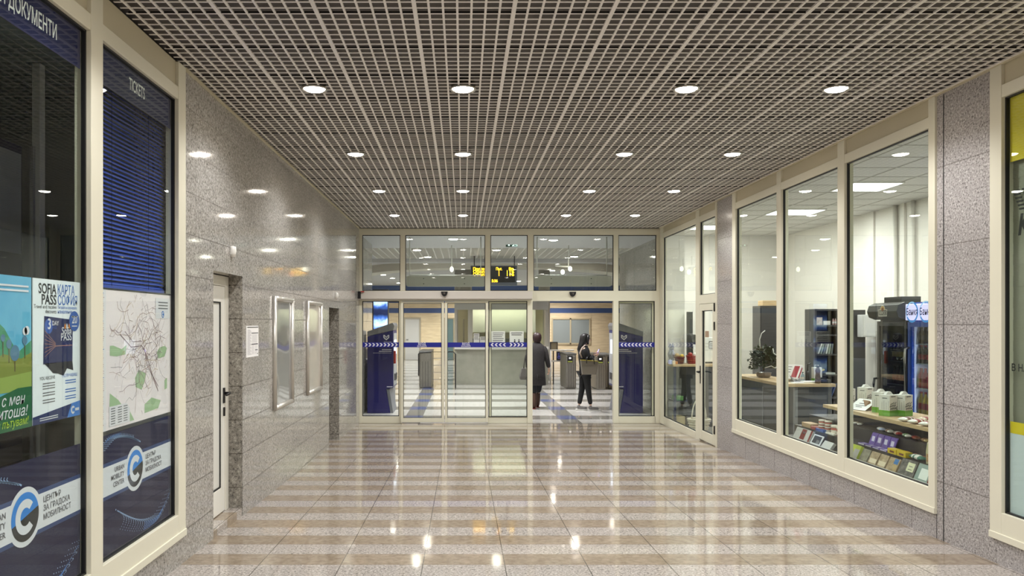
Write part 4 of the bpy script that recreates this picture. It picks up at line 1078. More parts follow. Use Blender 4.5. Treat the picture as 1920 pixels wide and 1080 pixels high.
obj('emblem', b, [mat('emblem_silver', (214, 210, 200), .4), mat('emblem_dark', (40, 48, 40), .4), mat('emblem_gold', (212, 172, 92), .5), mat('emblem_brown', (130, 78, 40), .5)], f1, label='beer emblem plate in silver and gold')
obj('handle', MB().tube([(FX, 10.2, 1.12), (FX - .05, 10.2, 1.12), (FX - .06, 10.2, 1.05), (FX - .06, 10.2, .88), (FX - .05, 10.2, .82), (FX, 10.2, .82)], .016), BLACK, f1)
single('cardboard_tray', MB().box(5.55, 5.8, 9.75, 10.15, 2.115, 2.19), mat('tray_dark', (62, 64, 62), .6), 'flat dark tray lying on top of the black fridge', 'tray', bevel=.004)
f2, _, _, zh2 = fridge(8.86, 9.535, FX, 2.105, BLF, 'blue lit drinks fridge with white lettered header sign', True, mat('liner_white', (226, 226, 246), .5))
HS = mat('lit_header_lavender', (214, 208, 252), .4, emit=.85)
obj('header_sign', MB().box(FX - .03, FX + .05, 8.87, 9.525, 1.885, 2.085), HS, f2, bevel=.01)
b = MB(); xs_ = FX - .0312
for k, yc in enumerate((9.38, 9.10)):
    b.disc((xs_, yc, 1.985), (0, -1, 0), V, .128, 36, 0, .105, -2.6, 1.25); b.disc((xs_, yc, 1.985), (0, -1, 0), V, .128, 36, 1, .11, 1.25, 3.68)
    b.text('Банкя', (xs_ - .0008, yc, 1.95), U2, V, .115, 2, 'c', .23, .012)
obj('lettering', b, [mat('sign_blue', (60, 140, 214), .5, emit=.5), mat('sign_pale_blue', (150, 196, 240), .5, emit=.6), mat('sign_navy', (24, 30, 90), .5)], f2)
b = MB().tube([(FX + .005, 9.50, 1.55), (FX - .045, 9.50, 1.53), (FX - .055, 9.50, 1.4), (FX - .05, 9.50, .95), (FX - .04, 9.50, .8), (FX + .005, 9.50, .78)], .013)
obj('handle', b, ALU, f2)
l = bpy.data.lights.new('fridge_tube', 'AREA'); l.shape = 'RECTANGLE'; l.size = .04; l.size_y = 1.3; l.energy = 12; l.color = (.72, .74, 1)
lo = bpy.data.objects.new('tube_light', l); COL.objects.link(lo); lo.parent = f2
lo.location = (FX + .07 - OFF[f2.name][0], 8.925 - OFF[f2.name][1], 1.1 - OFF[f2.name][2]); lo.rotation_euler = (PI / 2, 0, -.55) 
def bottle(loc, r, h, m, cap, label, cat='bottle', group=None, name='bottle'):
    x, y, z = loc
    b = MB().lathe(loc, [(r * .9, 0), (r, .01), (r, h * .58), (r * .92, h * .66), (r * .42, h * .82), (r * .36, h * .93)], 10, 0)
    b.lathe(loc, [(r * .42, h * .93), (r * .42, h)], 10, 1)
    if len(m) > 1: b.lathe(loc, [(r * 1.01, h * .22), (r * 1.01, h * .5)], 10, 2, caps=False)
    return single(name, b, [m[0], cap] + list(m[1:]), label, cat, group)
COLA = mat('cola_brown', (46, 22, 18), .15); REDL = mat('red_label', (176, 30, 44), .5); GREENB = mat('green_bottle', (60, 96, 44), .15); YEL = mat('yellow_drink', (206, 168, 60), .3)
DKB = mat('beer_brown', (70, 48, 30), .15); GOLDL = mat('gold_label', (170, 140, 90), .5); BLK = BLACK
for fr, yy0, yy1, kinds, zs in ((f2, 8.94, 9.46, None, None), (f1, 9.65, 10.16, None, None)):
    pass
levels = [(.42, .26), (.74, .27), (1.06, .24), (1.36, .22), (1.60, .2)]
kinds = [((PET, mat('blue_label', (70, 120, 200), .5)), mat('blue_cap', (40, 80, 180), .4), 'clear water bottle with blue cap on the lowest shelf of the blue fridge'),
         ((YEL, REDL), mat('red_cap', (180, 36, 40), .4), 'yellow drink bottle on the second shelf of the blue fridge'),
         ((REDL, REDL), mat('red_cap', (180, 36, 40), .4), 'red drink bottle on the middle shelf of the blue fridge'),
         ((COLA, REDL), mat('red_cap', (180, 36, 40), .4), 'cola bottle on the fourth shelf of the blue fridge'),
         ((COLA, INK), BLACK, 'dark drink bottle on the top shelf of the blue fridge')]
for (z, h), (m, cap, lb) in zip(levels, kinds):
    obj('shelf', MB().box(FX + .075, FX + .55, 8.91, 9.48, z - .012, z - .002), WHITE, f2)
    src = None
    for i in range(2):
        for j in range(6):
            loc = (FX + .118 + .2 * i, 9.435 - .085 * j, z)
            if src is None: src = bottle(loc, .036, h, m, cap, lb, 'bottle', lb.replace(' bottle ', ' bottles ', 1))
            else: dup(src, loc)
levels = [(.42, .24), (.74, .24), (1.06, .24), (1.36, .24)]
for k, (z, h) in enumerate(levels):
    obj('shelf', MB().box(FX + .1, FX + .55, 9.61, 10.19, z - .012, z - .002), DGREY, f1)
    nm = ('lowest', 'second', 'third', 'top')[k]
    lb = 'dim brown bottle on the %s shelf of the black fridge' % nm; src = None
    for i in range(1):
        for j in range(7):
            loc = (FX + .18, 9.66 + .078 * j, z)
            if src is None: src = bottle(loc, .032, h, ((GREENB, GOLDL), (DKB, GOLDL), (DKB, REDL), (COLA, GOLDL))[k], BLACK, lb, 'bottle', 'bottles on the %s shelf of the black fridge' % nm)
            else: dup(src, loc)

# ------------------------------------------------------------------ goods on the display rack
TOP, T3, T2, T1 = .95, .80, .675, .556
CW = mat('carton_white', (222, 220, 214), .45); CG = mat('carton_green', (112, 168, 52), .45); CS = mat('carton_grey_side', (196, 192, 192), .45); CB = mat('carton_print', (60, 62, 60), .5)
def carton(x, y, z, label, rot=.0):
    t = thing('carton', label, 'carton', (x, y, z), 'white and green cartons on the display shelf'); W2, D2, H2 = .062, .055, .205
    obj('body', MB().box(x - W2, x + W2, y - D2, y + D2, z + .055, z + H2), [CW], t, bevel=.002)
    obj('green_base', MB().box(x - W2 - .0005, x + W2 + .0005, y - D2 - .0005, y + D2 + .0005, z, z + .055), CG, t, bevel=.002)
    b = MB(); b.prism([(x - W2, z + H2), (x + W2, z + H2), (x + W2 - .02, z + H2 + .012), (x + .02, z + H2 + .03), (x - .02, z + H2 + .03), (x - W2 + .02, z + H2 + .012)], 'y', y - .014, y + .014)
    obj('folded_top', b, CW, t)
    b = MB(); rn = random.Random(5)
    for k in range(7):
        u = x - W2 + .012 + .016 * k; h = .04 + .05 * rn.random()
        b.add([(u - .0016, y - D2 - .001, z + .04), (u + .0016, y - D2 - .001, z + .04), (u + .0016, y - D2 - .001, z + .04 + h), (u - .0016, y - D2 - .001, z + .04 + h)], [(0, 1, 2, 3)])
        for q in range(3): b.disc((u + .006 * (-1) ** q, y - D2 - .0012, z + .05 + h * (q + 1) / 3.2), (1, 0, .4), (0, 0, 1), .006, 8)
    b.box(x - .04, x + .03, y - D2 - .0012, y - D2, z + .185, z + .193)
    b.box(x - W2 - .0012, x - W2, y - .03, y + .02, z + .17, z + .176)
    for k in range(4): b.add([(x - W2 - .0012, y - .045 + .022 * k, z + .06), (x - W2 - .0012, y - .043 + .022 * k, z + .06), (x - W2 - .0012, y - .043 + .022 * k, z + .15 - .015 * (k % 2)), (x - W2 - .0012, y - .045 + .022 * k, z + .15 - .015 * (k % 2))], [(0, 1, 2, 3)])
    obj('plant_print', b, CB, t)
    t.rotation_euler = (0, 0, rot); return t
carton(4.09, 8.20, TOP, 'white and green carton half hidden by the window mullion', .5)
carton(4.37, 8.36, TOP, 'white and green carton at the back behind the slanted paper sign', .5)
carton(4.22, 7.78, TOP, 'white and green carton standing behind the foremost one', .5)
carton(4.14, 7.50, TOP, 'white and green carton nearest the window glass, beside the paper sign', .5)
carton(4.29, 7.50, TOP, 'white and green carton between the foremost one and the blue fridge', .5)
# slanted price sign
t = thing('paper_sign', 'slanted white paper sign on a cardboard stand on the display shelf', 'paper sign', (4.1, 7.93, TOP))
o, u, v, w_ = Vector((4.005, 8.06, TOP + .006)), Vector((.19, -.17, 0)) * .0, 0, 0
p0 = px(1594, 769, 8.12); p1 = px(1617, 770.5, 7.66); p2 = px(1641, 753, 7.72); p3 = px(1619, 747.5, 8.15)
A, Bv, Cv = Vector((4.02, 8.06, TOP + .004)), Vector((4.02 + .085, 7.86, TOP + .004)), Vector((4.18, 8.12, TOP + .105))
uu, vv = Bv - A, Cv - A; nn = uu.cross(vv).normalized() * .003
obj('sheet', MB().obox(A, uu, vv, nn), PAPER, t)
b = MB(); up_ = -nn * 0 + nn * 1.25
for s_, a_, e_, m_ in ((.78, .3, .75, 1), (.55, .3, .7, 0), (.38, .2, .8, 1), (.24, .3, .65, 1)):
    b.add([A + uu * a_ + vv * s_ + up_, A + uu * e_ + vv * s_ + up_, A + uu * e_ + vv * (s_ + .06) + up_, A + uu * a_ + vv * (s_ + .06) + up_], [(0, 1, 2, 3)], m_)
    b.add([A + uu * a_ + vv * s_ - nn * .3, A + uu * e_ + vv * s_ - nn * .3, A + uu * e_ + vv * (s_ + .06) - nn * .3, A + uu * a_ + vv * (s_ + .06) - nn * .3], [(0, 1, 2, 3)], m_)
obj('printed_line', b, [INK, INK2], t)
obj('stand', MB().prism([(4.10, TOP), (4.25, TOP), (4.19, TOP + .1)], 'y', 7.93, 8.08), mat('cardboard', (150, 116, 84), .7), t)
def pouch(c, L, W_, H_, ang, mats, label, cat, group, name, tilt=0.0, crimp=True, stripes=True):
    """a wrapped pillow shaped pack lying at c; L along its own length"""
    b = MB(); rings = []; n = 10
    for i in range(9):
        t = i / 8; s = math.sin(PI * t) ** .35 if 0 < t < 1 else .0
        hh = max(.06, s)
        rings.append([(-L / 2 + L * t, W_ / 2 * (.9 + .1 * s) * math.cos(2 * PI * j / n), H_ / 2 * hh * math.sin(2 * PI * j / n)) for j in range(n)])
    b.loft(rings, 0)
    R_ = Matrix.Rotation(ang, 3, 'Z') @ Matrix.Rotation(tilt, 3, 'Y')
    b.v = [tuple(R_ @ Vector(p) + Vector(c)) for p in b.v]
    for i in range(len(b.f)):
        if i < 80:
            ring = i // 10
            b.m[i] = 1 if stripes and ring in (2, 3, 5) else 0
    return single(name, b, mats, label, cat, group)
rn = random.Random(11)
SN = [mat('snack_cream', (226, 208, 180), .3), mat('snack_red', (158, 46, 40), .3), mat('snack_brown', (120, 66, 46), .35), mat('snack_white', (234, 228, 218), .3), mat('snack_yellow', (214, 178, 70), .35), mat('snack_green', (96, 140, 80), .4), mat('snack_pale_blue', (176, 184, 216), .35), mat('snack_gold', (188, 160, 112), .35)]
for i in range(5):
    for j in range(2):
        y = 6.42 + .16 * i; x = 4.07 + .17 * j
        pouch((x, y, TOP + .022), .17, .085, .044, .35 + .2 * rn.random(), [SN[(3, 0)[j]], SN[(1, 2, 1)[(i + j) % 3]]], 'cream and red wrapped snack bar on the oak shelf by the blue fridge', 'snack', 'wrapped snack bars on the oak shelf', 'snack_bar')
for i in range(4):
    pouch((4.08, 8.16 - .085 * i - .0, T3 + .016), .09, .05, .03, .9, [SN[3], SN[7]], 'white and gold sweets pack on the upper dark step below the carton', 'snack', 'white and gold sweets packs', 'sweets_pack')
for i, (c1, c2, lb) in enumerate(((6, 3, 'pale blue wrapped sweets'), (3, 2, 'white and brown wrapped sweets'), (1, 3, 'red wrapped sweets'), (3, 5, 'white and green wrapped sweets'), (2, 1, 'brown and red wrapped sweets'), (7, 2, 'gold and brown wrapped sweets'))):
    pouch((4.075, 7.50 - .145 * i, T3 + .02), .13, .065, .04, 1.3, [SN[c1], SN[c2]], lb + ' on the upper dark step under the oak shelf', 'snack', None, 'sweets_pack')
# middle step: jars, boxes, purple chocolate, yellow boxes, pouches
JR, JW = mat('jar_red', (162, 58, 36), .35), mat('jar_white', (226, 214, 200), .4)
def jar(x, y, z, label, r=.036, h=.062):
    b = MB().lathe((x, y, z), [(r, 0), (r, h * .75)], 14, 0); b.lathe((x, y, z), [(r * 1.04, h * .75), (r * 1.04, h)], 14, 1); b.lathe((x, y, z), [(r * 1.01, h * .2), (r * 1.01, h * .5)], 14, 1, caps=False)
    return single('jar', b, [JR, JW], label, 'jar', 'red and white jars on the display rack')
for i, (x, y) in enumerate(((3.915, 8.39), (3.935, 8.29))):
    for k in range(2): jar(x, y, T2 + .062 * k, ('lower', 'upper')[k] + ' red and white jar in the ' + ('stack nearer the counter', 'stack nearer the mullion')[i])
jar(3.935, 8.12, T2, 'large red jar with white lid beside the window mullion', .05, .1); jar(3.93, 7.985, T2, 'large red jar half behind the window mullion', .05, .1)
def sbox(x0, x1, y0, y1, z0, z1, m, label, name='packet', cat='packet', group=None): return single(name, MB().box(x0, x1, y0, y1, z0, z1), m, label, cat, group, bevel=.004)
sbox(3.87, 3.98, 8.58, 8.80, T2, T2 + .05, mat('tan_packet', (182, 150, 116), .5), 'tan packet at the far end of the middle step')
sbox(3.865, 3.96, 8.45, 8.56, T2, T2 + .035, SN[1], 'red flat packet before the stacked jars')
sbox(3.858, 3.895, 8.25, 8.43, T2, T2 + .03, mat('blue_packet', (46, 72, 150), .45), 'blue flat packet at the edge of the middle step')
sbox(3.858, 3.90, 8.02, 8.2, T2, T2 + .02, SN[3], 'white flat packet in front of the large red jar')
PUR, PURW = mat('chocolate_purple', (104, 76, 160), .3), mat('chocolate_lilac', (214, 206, 232), .35)
for i in range(4):
    y = 7.42 - .11 * i
    b = MB().obox((3.93, y - .05, T2), (.012, 0, .004), (0, .1, 0), (.045, 0, .115))
    b.add([(3.9292 + .045 * q, y + s_, T2 + .115 * q) for q, s_ in ((.35, -.03), (.35, .02), (.75, .03), (.75, -.02))], [(0, 1, 2, 3)], 1)
    single('chocolate_bar', b, [PUR, PURW], 'purple chocolate bar standing, ' + ('farthest from the pouches', 'second of the standing row', 'third of the standing row', 'closest to the yellow boxes')[i], 'chocolate', 'standing purple chocolate bars', bevel=.0015)
for i in range(4):
    y = 7.46 - .13 * i
    b = MB().box(3.857, 3.918, y - .06, y + .06, T2, T2 + .014); b.box(3.8565, 3.8575, y - .05, y + .05, T2 + .003, T2 + .011, 1); b.add([(3.865, y - .03, T2 + .0146), (3.90, y - .03, T2 + .0146), (3.90, y + .02, T2 + .0146), (3.865, y + .02, T2 + .0146)], [(0, 1, 2, 3)], 1)
    single('chocolate_bar', b, [PUR, PURW], 'purple chocolate bar lying flat, ' + ('beside the mullion', 'second from the mullion', 'third from the mullion', 'closest to the yellow boxes')[i], 'chocolate', 'flat purple chocolate bars')
YB2 = mat('yellow_carton', (214, 184, 40), .4)
for i, y in enumerate((6.93, 6.78)):
    b = MB().box(3.857, 3.92, y - .068, y + .068, T2, T2 + .045); b.box(3.856, 3.857, y - .04, y + .03, T2 + .012, T2 + .03, 1); single('yellow_box', b, [YB2, SN[2]], 'small yellow box on the middle step, ' + ('next to the purple bars', 'next to the green pack')[i], 'box', bevel=.003)
pouch((3.90, 6.60, T2 + .025), .2, .07, .05, 1.5, [mat('pack_teal', (70, 120, 104), .4), SN[3]], 'green and white soft pack on the middle step', 'snack', None, 'soft_pack')
for i in range(3): pouch((3.965, 6.86 - .13 * i, T2 + .02 + .0), .12, .03, .03, 1.45, [SN[1], SN[2]], 'thin red stick pack behind the yellow boxes, ' + ('farthest', 'middle', 'closest')[i] + ' one', 'snack', None, 'stick_pack')
for i in range(4):
    y = 6.40 - .105 * i; x = 3.905
    b = MB(); b.loft([[(x - .028, y - .047, T2), (x + .028, y - .047, T2), (x + .028, y + .047, T2), (x - .028, y + .047, T2)], [(x - .03, y - .047, T2 + .1), (x + .03, y - .047, T2 + .1), (x + .03, y + .047, T2 + .1), (x - .03, y + .047, T2 + .1)],
        [(x - .02, y - .046, T2 + .17), (x + .02, y - .046, T2 + .17), (x + .02, y + .046, T2 + .17), (x - .02, y + .046, T2 + .17)], [(x - .003, y - .046, T2 + .195), (x + .003, y - .046, T2 + .195), (x + .003, y + .046, T2 + .195), (x - .003, y + .046, T2 + .195)]], 0, False)
    b.add([(x - .0295, y - .04, T2 + .02), (x - .0295, y + .04, T2 + .02), (x - .031, y + .04, T2 + .085), (x - .031, y - .04, T2 + .085)], [(0, 1, 2, 3)], 1)
    single('biscuit_pouch', b, [noisy('pouch_cream', (206, 196, 160), (180, 170, 130), 40, .3), noisy('pouch_nuts', (150, 96, 60), (206, 168, 120), 60, .4)], 'tall cream pouch with nut picture, ' + ('first', 'second', 'third', 'fourth')[i] + ' from the green pack', 'pouch', 'tall cream pouches')
# lower step: leaning cards and packs
def leaning(pa, pb, m, label, name, cat, h=.125, thick=.012, face=None, group=None, dx=0):
    X = 3.752 + dx; ya, yb = FPX * X / (pa - CX), FPX * X / (pb - CX)
    o = Vector((X, yb + .006, T1 + .001)); uu = Vector((0, ya - yb - .012, 0)); vv = Vector((.058, 0, h)).normalized() * h; nn = uu.cross(vv).normalized()
    if nn.x > 0: nn = -nn
    b = MB().obox(o, uu, vv, -nn * thick)
    if face:
        for (u0, u1, v0, v1, k) in face: b.add([o + uu * a + vv * c + nn * .0008 for a, c in ((u0, v0), (u0, v1), (u1, v1), (u1, v0))], [(0, 1, 2, 3)], k)
    return single(name, b, m, label, cat, group)
CARD_G = mat('card_grey_white', (204, 200, 200), .4); CARD_R = mat('card_red', (130, 44, 44), .4); LIME = mat('lime_box', (196, 208, 70), .4)
COF = noisy('coffee_brown', (140, 116, 88), (196, 172, 140), 22, .35); COF2 = noisy('coffee_grey', (124, 118, 104), (168, 160, 140), 25, .35); MAG = noisy('magazine_dark', (70, 66, 66), (140, 132, 126), 28, .3)
leaning(1486, 1517, [CARD_G, CARD_R, WHITE_V], 'grey box with a red bottle picture leaning at the window', 'gift_box', 'box', .13, .02, [(.35, .62, .05, .95, 1), (.02, .12, 0, 1, 1), (.4, .55, .55, .75, 2)])
leaning(1518, 1537, [WHITE_V, INK, MGREY], 'small card with dark picture in a white border leaning at the window', 'picture_card', 'card', .11, .006, [(.12, .88, .12, .88, 1), (.2, .5, .15, .5, 2)])
leaning(1538, 1556, [CARD_G], 'plain white box leaning beside the picture card', 'white_box', 'box', .08, .03)
pouch((3.80, 7.58, T1 + .03), .15, .1, .055, 1.5, [SN[3], CARD_G], 'round white soft pack beside the mullion on the lower step', 'snack', None, 'soft_pack')
leaning(1588, 1606, [LIME, CARD_G], 'lime green box leaning beside the mullion', 'lime_box', 'box', .13, .03, [(0, .55, .0, .7, 1)])
for i, (a, c) in enumerate(((1609, 1624), (1625, 1641), (1642, 1658))): leaning(a, c, [COF if i else COF2, SN[0]], 'brown coffee pack leaning at the glass, ' + ('closest to the lime box', 'middle of the three', 'closest to the blue flecked pack')[i], 'coffee_pack', 'coffee', .12, .025, [(.05, .9, .1, .45, 1)] if i else None, 'brown coffee packs')
leaning(1659, 1679, [COF, mat('pack_blue', (70, 120, 180), .4), SN[7]], 'brown coffee pack with a blue corner', 'coffee_pack', 'coffee', .12, .02, [(.1, .5, .55, .95, 1), (.05, .4, .1, .5, 2)], 'brown coffee packs')
leaning(1681, 1711, [MAG, mat('label_cream', (224, 220, 186), .5), INK2], 'dark magazine with a cream label leaning at the glass', 'magazine', 'magazine', .14, .012, [(.1, .55, .3, .85, 1), (.2, .45, .4, .45, 2), (.2, .45, .6, .65, 2)])
leaning(1712, 1742, [mat('pack_silver_green', (150, 166, 160), .3), mat('pack_pale_patch', (238, 240, 236), .3), CARD_R], 'silvery green pack with white patch leaning at the window corner', 'silver_pack', 'packet', .14, .02, [(.2, .75, .1, .75, 1), (0, .12, 0, 1, 2)])  # pale rectangle laid on the pack front

# ------------------------------------------------------------------ things on and behind the counter
CT = 1.052
t = thing('potted_plant', 'bushy dark green pot plant with curled white twigs on the counter', 'plant', (4.45, 11.3, CT))
pc = (4.42, 11.32, CT)
obj('pot', MB().lathe(pc, [(.07, 0), (.095, .015), (.105, .055), (.11, .075), (.095, .075), (.08, .06)], 20), mat('pot_glazed', (126, 112, 96), .3), t)
b = MB(); rn = random.Random(4)
for k in range(800):
    a, e = rn.uniform(0, 2 * PI), rn.uniform(-.4, 1.2); r = rn.uniform(.06, .21)
    c = Vector((pc[0] + r * math.cos(a) * math.cos(e) * 1.05, pc[1] + r * math.sin(a) * math.cos(e), pc[2] + .23 + r * math.sin(e) * 1.3))
    d = Vector((rn.gauss(0, 1), rn.gauss(0, 1), rn.gauss(-.3, .7))).normalized(); s_ = d.cross(Vector((rn.random(), rn.random(), 1))).normalized(); L = rn.uniform(.035, .065)
    nrm = d.cross(s_) * .008
    b.add([c, c + d * L * .5 + s_ * L * .36 + nrm, c + d * L, c + d * L * .5 - s_ * L * .36 + nrm, c + d * L * .5], [(0, 1, 4), (1, 2, 4), (2, 3, 4), (3, 0, 4)], 0, True)
obj('foliage', b, noisy('leaf_dark_green', (30, 46, 30), (62, 80, 52), 30, .4), t)
b = MB(); b.tube([(pc[0], pc[1], pc[2] + .1), (pc[0] + .01, pc[1], pc[2] + .3), (pc[0] - .03, pc[1] + .02, pc[2] + .45)], [.012, .01, .006]); obj('stem', b, mat('stem_brown', (92, 74, 54), .6), t)
b = MB(); b.tube([(pc[0] - .05, pc[1], pc[2] + .42), (pc[0] - .06, pc[1], pc[2] + .56), (pc[0] - .03, pc[1], pc[2] + .65), (pc[0] + .02, pc[1], pc[2] + .69)], [.008, .008, .007, .006])
b.tube([(pc[0] + .08, pc[1] - .14, pc[2] + .43), (pc[0] + .09, pc[1] - .14, pc[2] + .36), (pc[0] + .14, pc[1] - .14, pc[2] + .33), (pc[0] + .22, pc[1] - .14, pc[2] + .31), (pc[0] + .26, pc[1] - .14, pc[2] + .27)], .007)
b.tube([(pc[0] - .05, pc[1] - .17, pc[2] + .15), (pc[0] + .04, pc[1] - .18, pc[2] + .18), (pc[0] + .1, pc[1] - .17, pc[2] + .15), (pc[0] + .2, pc[1] - .15, pc[2] + .2)], .005)
for k in range(10): b.ball((pc[0] + .17 + .02 * rn.gauss(0, 1), pc[1] - .12, pc[2] + .24 + .035 * rn.gauss(0, 1)), .017, 0, 8, 5)
obj('white_twig', b, mat('twig_white', (232, 230, 224), .5), t)
# slanted display box with red panel on the counter corner
t = thing('display_stand', 'white slanted display box with red lettering panel on the counter corner', 'display stand', (4.4, 10.45, CT))
o = Vector((4.36, 10.62, CT + .04)); uu = Vector((.16, -.20, 0)); vv = Vector((.11, .09, .19))
nn = uu.cross(vv).normalized(); th = -nn * .05 if nn.y < 0 else nn * .05
obj('box', MB().obox(o, uu, vv, th), mat('stand_white', (236, 230, 228), .4), t, bevel=.003)
b = MB(); d_ = (-th).normalized() * .0015
b.add([o + uu * a + vv * c + d_ for a, c in ((.62, .12), (.92, .12), (.92, .9), (.62, .9))], [(0, 1, 2, 3)], 0)
for q in (.8, .62, .44): b.add([o + uu * a + vv * c + d_ for a, c in ((.1, q), (.5, q), (.5, q + .05), (.1, q + .05))], [(0, 1, 2, 3)], 1)
e_ = uu.normalized() * .001
b.add([o + uu + vv * .15 + th * .2 + e_, o + uu + vv * .85 + th * .2 + e_, o + uu + vv * .85 + th * .75 + e_, o + uu + vv * .15 + th * .75 + e_], [(0, 1, 2, 3)], 0)
obj('red_panel', b, [mat('panel_crimson', (168, 52, 66), .45), INK2], t)
obj('foot', MB().prism([(10.38, CT), (10.62, CT), (10.56, CT + .1)], 'x', 4.47, 4.58), DGREY, t)
b = MB()
for k, (x, y, a) in enumerate(((4.50, 10.24, .2), (4.58, 10.26, -.1))):
    pass
def sheet(x, y, z, w_, d_, a, label, n=1):
    b = MB(); c, s_ = math.cos(a), math.sin(a)
    for k in range(n): b.obox((x - .5 * w_ * c + .5 * d_ * s_ + .004 * k, y - .5 * w_ * s_ - .5 * d_ * c, z + .004 * k), (w_ * c, w_ * s_, 0), (-d_ * s_, d_ * c, 0), (0, 0, .0036))
    return single('paper_stack', b, PAPER, label, 'papers')
sheet(4.44, 10.22, CT, .15, .12, .1, 'small lilac white papers at the counter corner under the display box', 4); sheet(4.62, 10.30, CT, .19, .14, -.1, 'white papers spread on the counter beside the dark bottle', 6)
t = thing('decor_bottle', 'dark ornamental bottle standing on the counter edge', 'bottle', (4.70, 10.20, CT))
obj('glass_body', MB().lathe((4.70, 10.20, CT), [(.034, 0), (.038, .03), (.032, .1), (.027, .13), (.033, .17), (.022, .2), (.018, .215)], 14), noisy('bottle_mottled', (60, 50, 46), (130, 112, 100), 60, .3), t)
obj('stopper', MB().lathe((4.70, 10.20, CT + .215), [(.02, 0), (.016, .018), (.004, .024)], 12), BLACK, t)
t = thing('pump_dispenser', 'slim black pump dispenser standing behind the dark bottle', 'dispenser', (4.70, 10.50, CT))
obj('bottle', MB().lathe((4.70, 10.50, CT), [(.025, 0), (.028, .01), (.028, .12), (.014, .15)], 12), BLACK, t)
obj('spout', MB().tube([(4.70, 10.50, CT + .15), (4.70, 10.50, CT + .235), (4.74, 10.50, CT + .25)], .008), BLACK, t)
bottle((4.655, 10.55, CT), .026, .13, (PET, PAPER), BLACK, 'small clear bottle with black cap on the counter', 'bottle')
t2 = thing('paper_bag', 'white and green paper bag behind the dark bottle on the counter', 'bag', (4.80, 10.45, CT))
obj('bag', MB().box(4.75, 4.86, 10.42, 10.5, CT, CT + .2), CW, t2, bevel=.003); obj('green_base', MB().box(4.749, 4.861, 10.419, 10.501, CT, CT + .05), CG, t2); obj('handle', MB().tube([(4.78, 10.46, CT + .2), (4.78, 10.46, CT + .23), (4.83, 10.46, CT + .23), (4.83, 10.46, CT + .2)], .003), CW, t2)
t = thing('desk_tray', 'low black tray at the end of the counter', 'tray', (4.81, 10.28, CT)); obj('tray', MB().box(4.75, 4.88, 10.2, 10.36, CT, CT + .05), BLACK, t, bevel=.004); obj('divider', MB().box(4.81, 4.82, 10.205, 10.355, CT + .05, CT + .07), BLACK, t)
# shelf contents of the dark wall unit
def at_shelf(p, Y): return (p - CX) * Y / FPX
Y3 = 13.1
bx = at_shelf(1531, Y3)
single('picture_box', MB().box(bx, bx + .1, Y3, Y3 + .1, 1.82, 1.95), noisy('box_floral', (226, 220, 206), (170, 140, 112), 20, .5), 'small floral box on the top shelf of the dark unit', 'box', bevel=.003)
single('white_tin', MB().box(bx + .12, bx + .24, Y3, Y3 + .1, 1.82, 1.89), WHITE, 'white tin beside the floral box on the top shelf', 'tin', bevel=.006)
for k in range(2): bottle((bx + .31 + .04 * k, Y3 + .06, 1.82), .018, .12, (mat('pink_bottle', (200, 160, 156), .4), PAPER), BLACK, 'small pink bottle at the end of the top shelf', 'bottle', 'small pink bottles on the top shelf')
BK = [mat('book_pale', (206, 212, 206), .5), mat('book_green_grey', (150, 164, 150), .5), mat('book_grey', (120, 126, 124), .5)]
for k in range(6):
    b = MB().obox((bx + .02 + .045 * k, Y3, 1.331), (.025, 0, .0), (0, .15, 0), (.06 - .008 * k, 0, .17))
    single('book', b, BK[k % 3], 'pale thin book leaning on the middle shelf, ' + ('first', 'second', 'third', 'fourth', 'fifth', 'sixth')[k] + ' from the shelf side', 'book', 'leaning books in the dark unit')
b = MB().obox((bx + .0, Y3, 1.0), (.14, 0, .05), (0, .15, 0), (-.008, 0, .022)); single('yellow_book', b, mat('book_yellow', (206, 190, 92), .5), 'yellow book propped on the lower shelf of the dark unit', 'book')
single('white_book', MB().box(bx + .16, bx + .32, Y3, Y3 + .15, .981, 1.01), BK[0], 'white book lying flat on the lower shelf of the dark unit', 'book')
b = MB(); 
for k in range(4): b.add([], [])
for k in range(4):
    b = MB().obox((bx + .10 + .05 * k, Y3, .603), (.012, 0, 0), (0, .2, 0), (.09, 0, .22)); single('blue_folder', b, mat('folder_blue', (78, 100, 150), .45), 'slim blue folder leaning low in the dark unit, ' + ('first', 'second', 'third', 'fourth')[k] + ' from the window side', 'folder', 'blue folders in the dark unit')

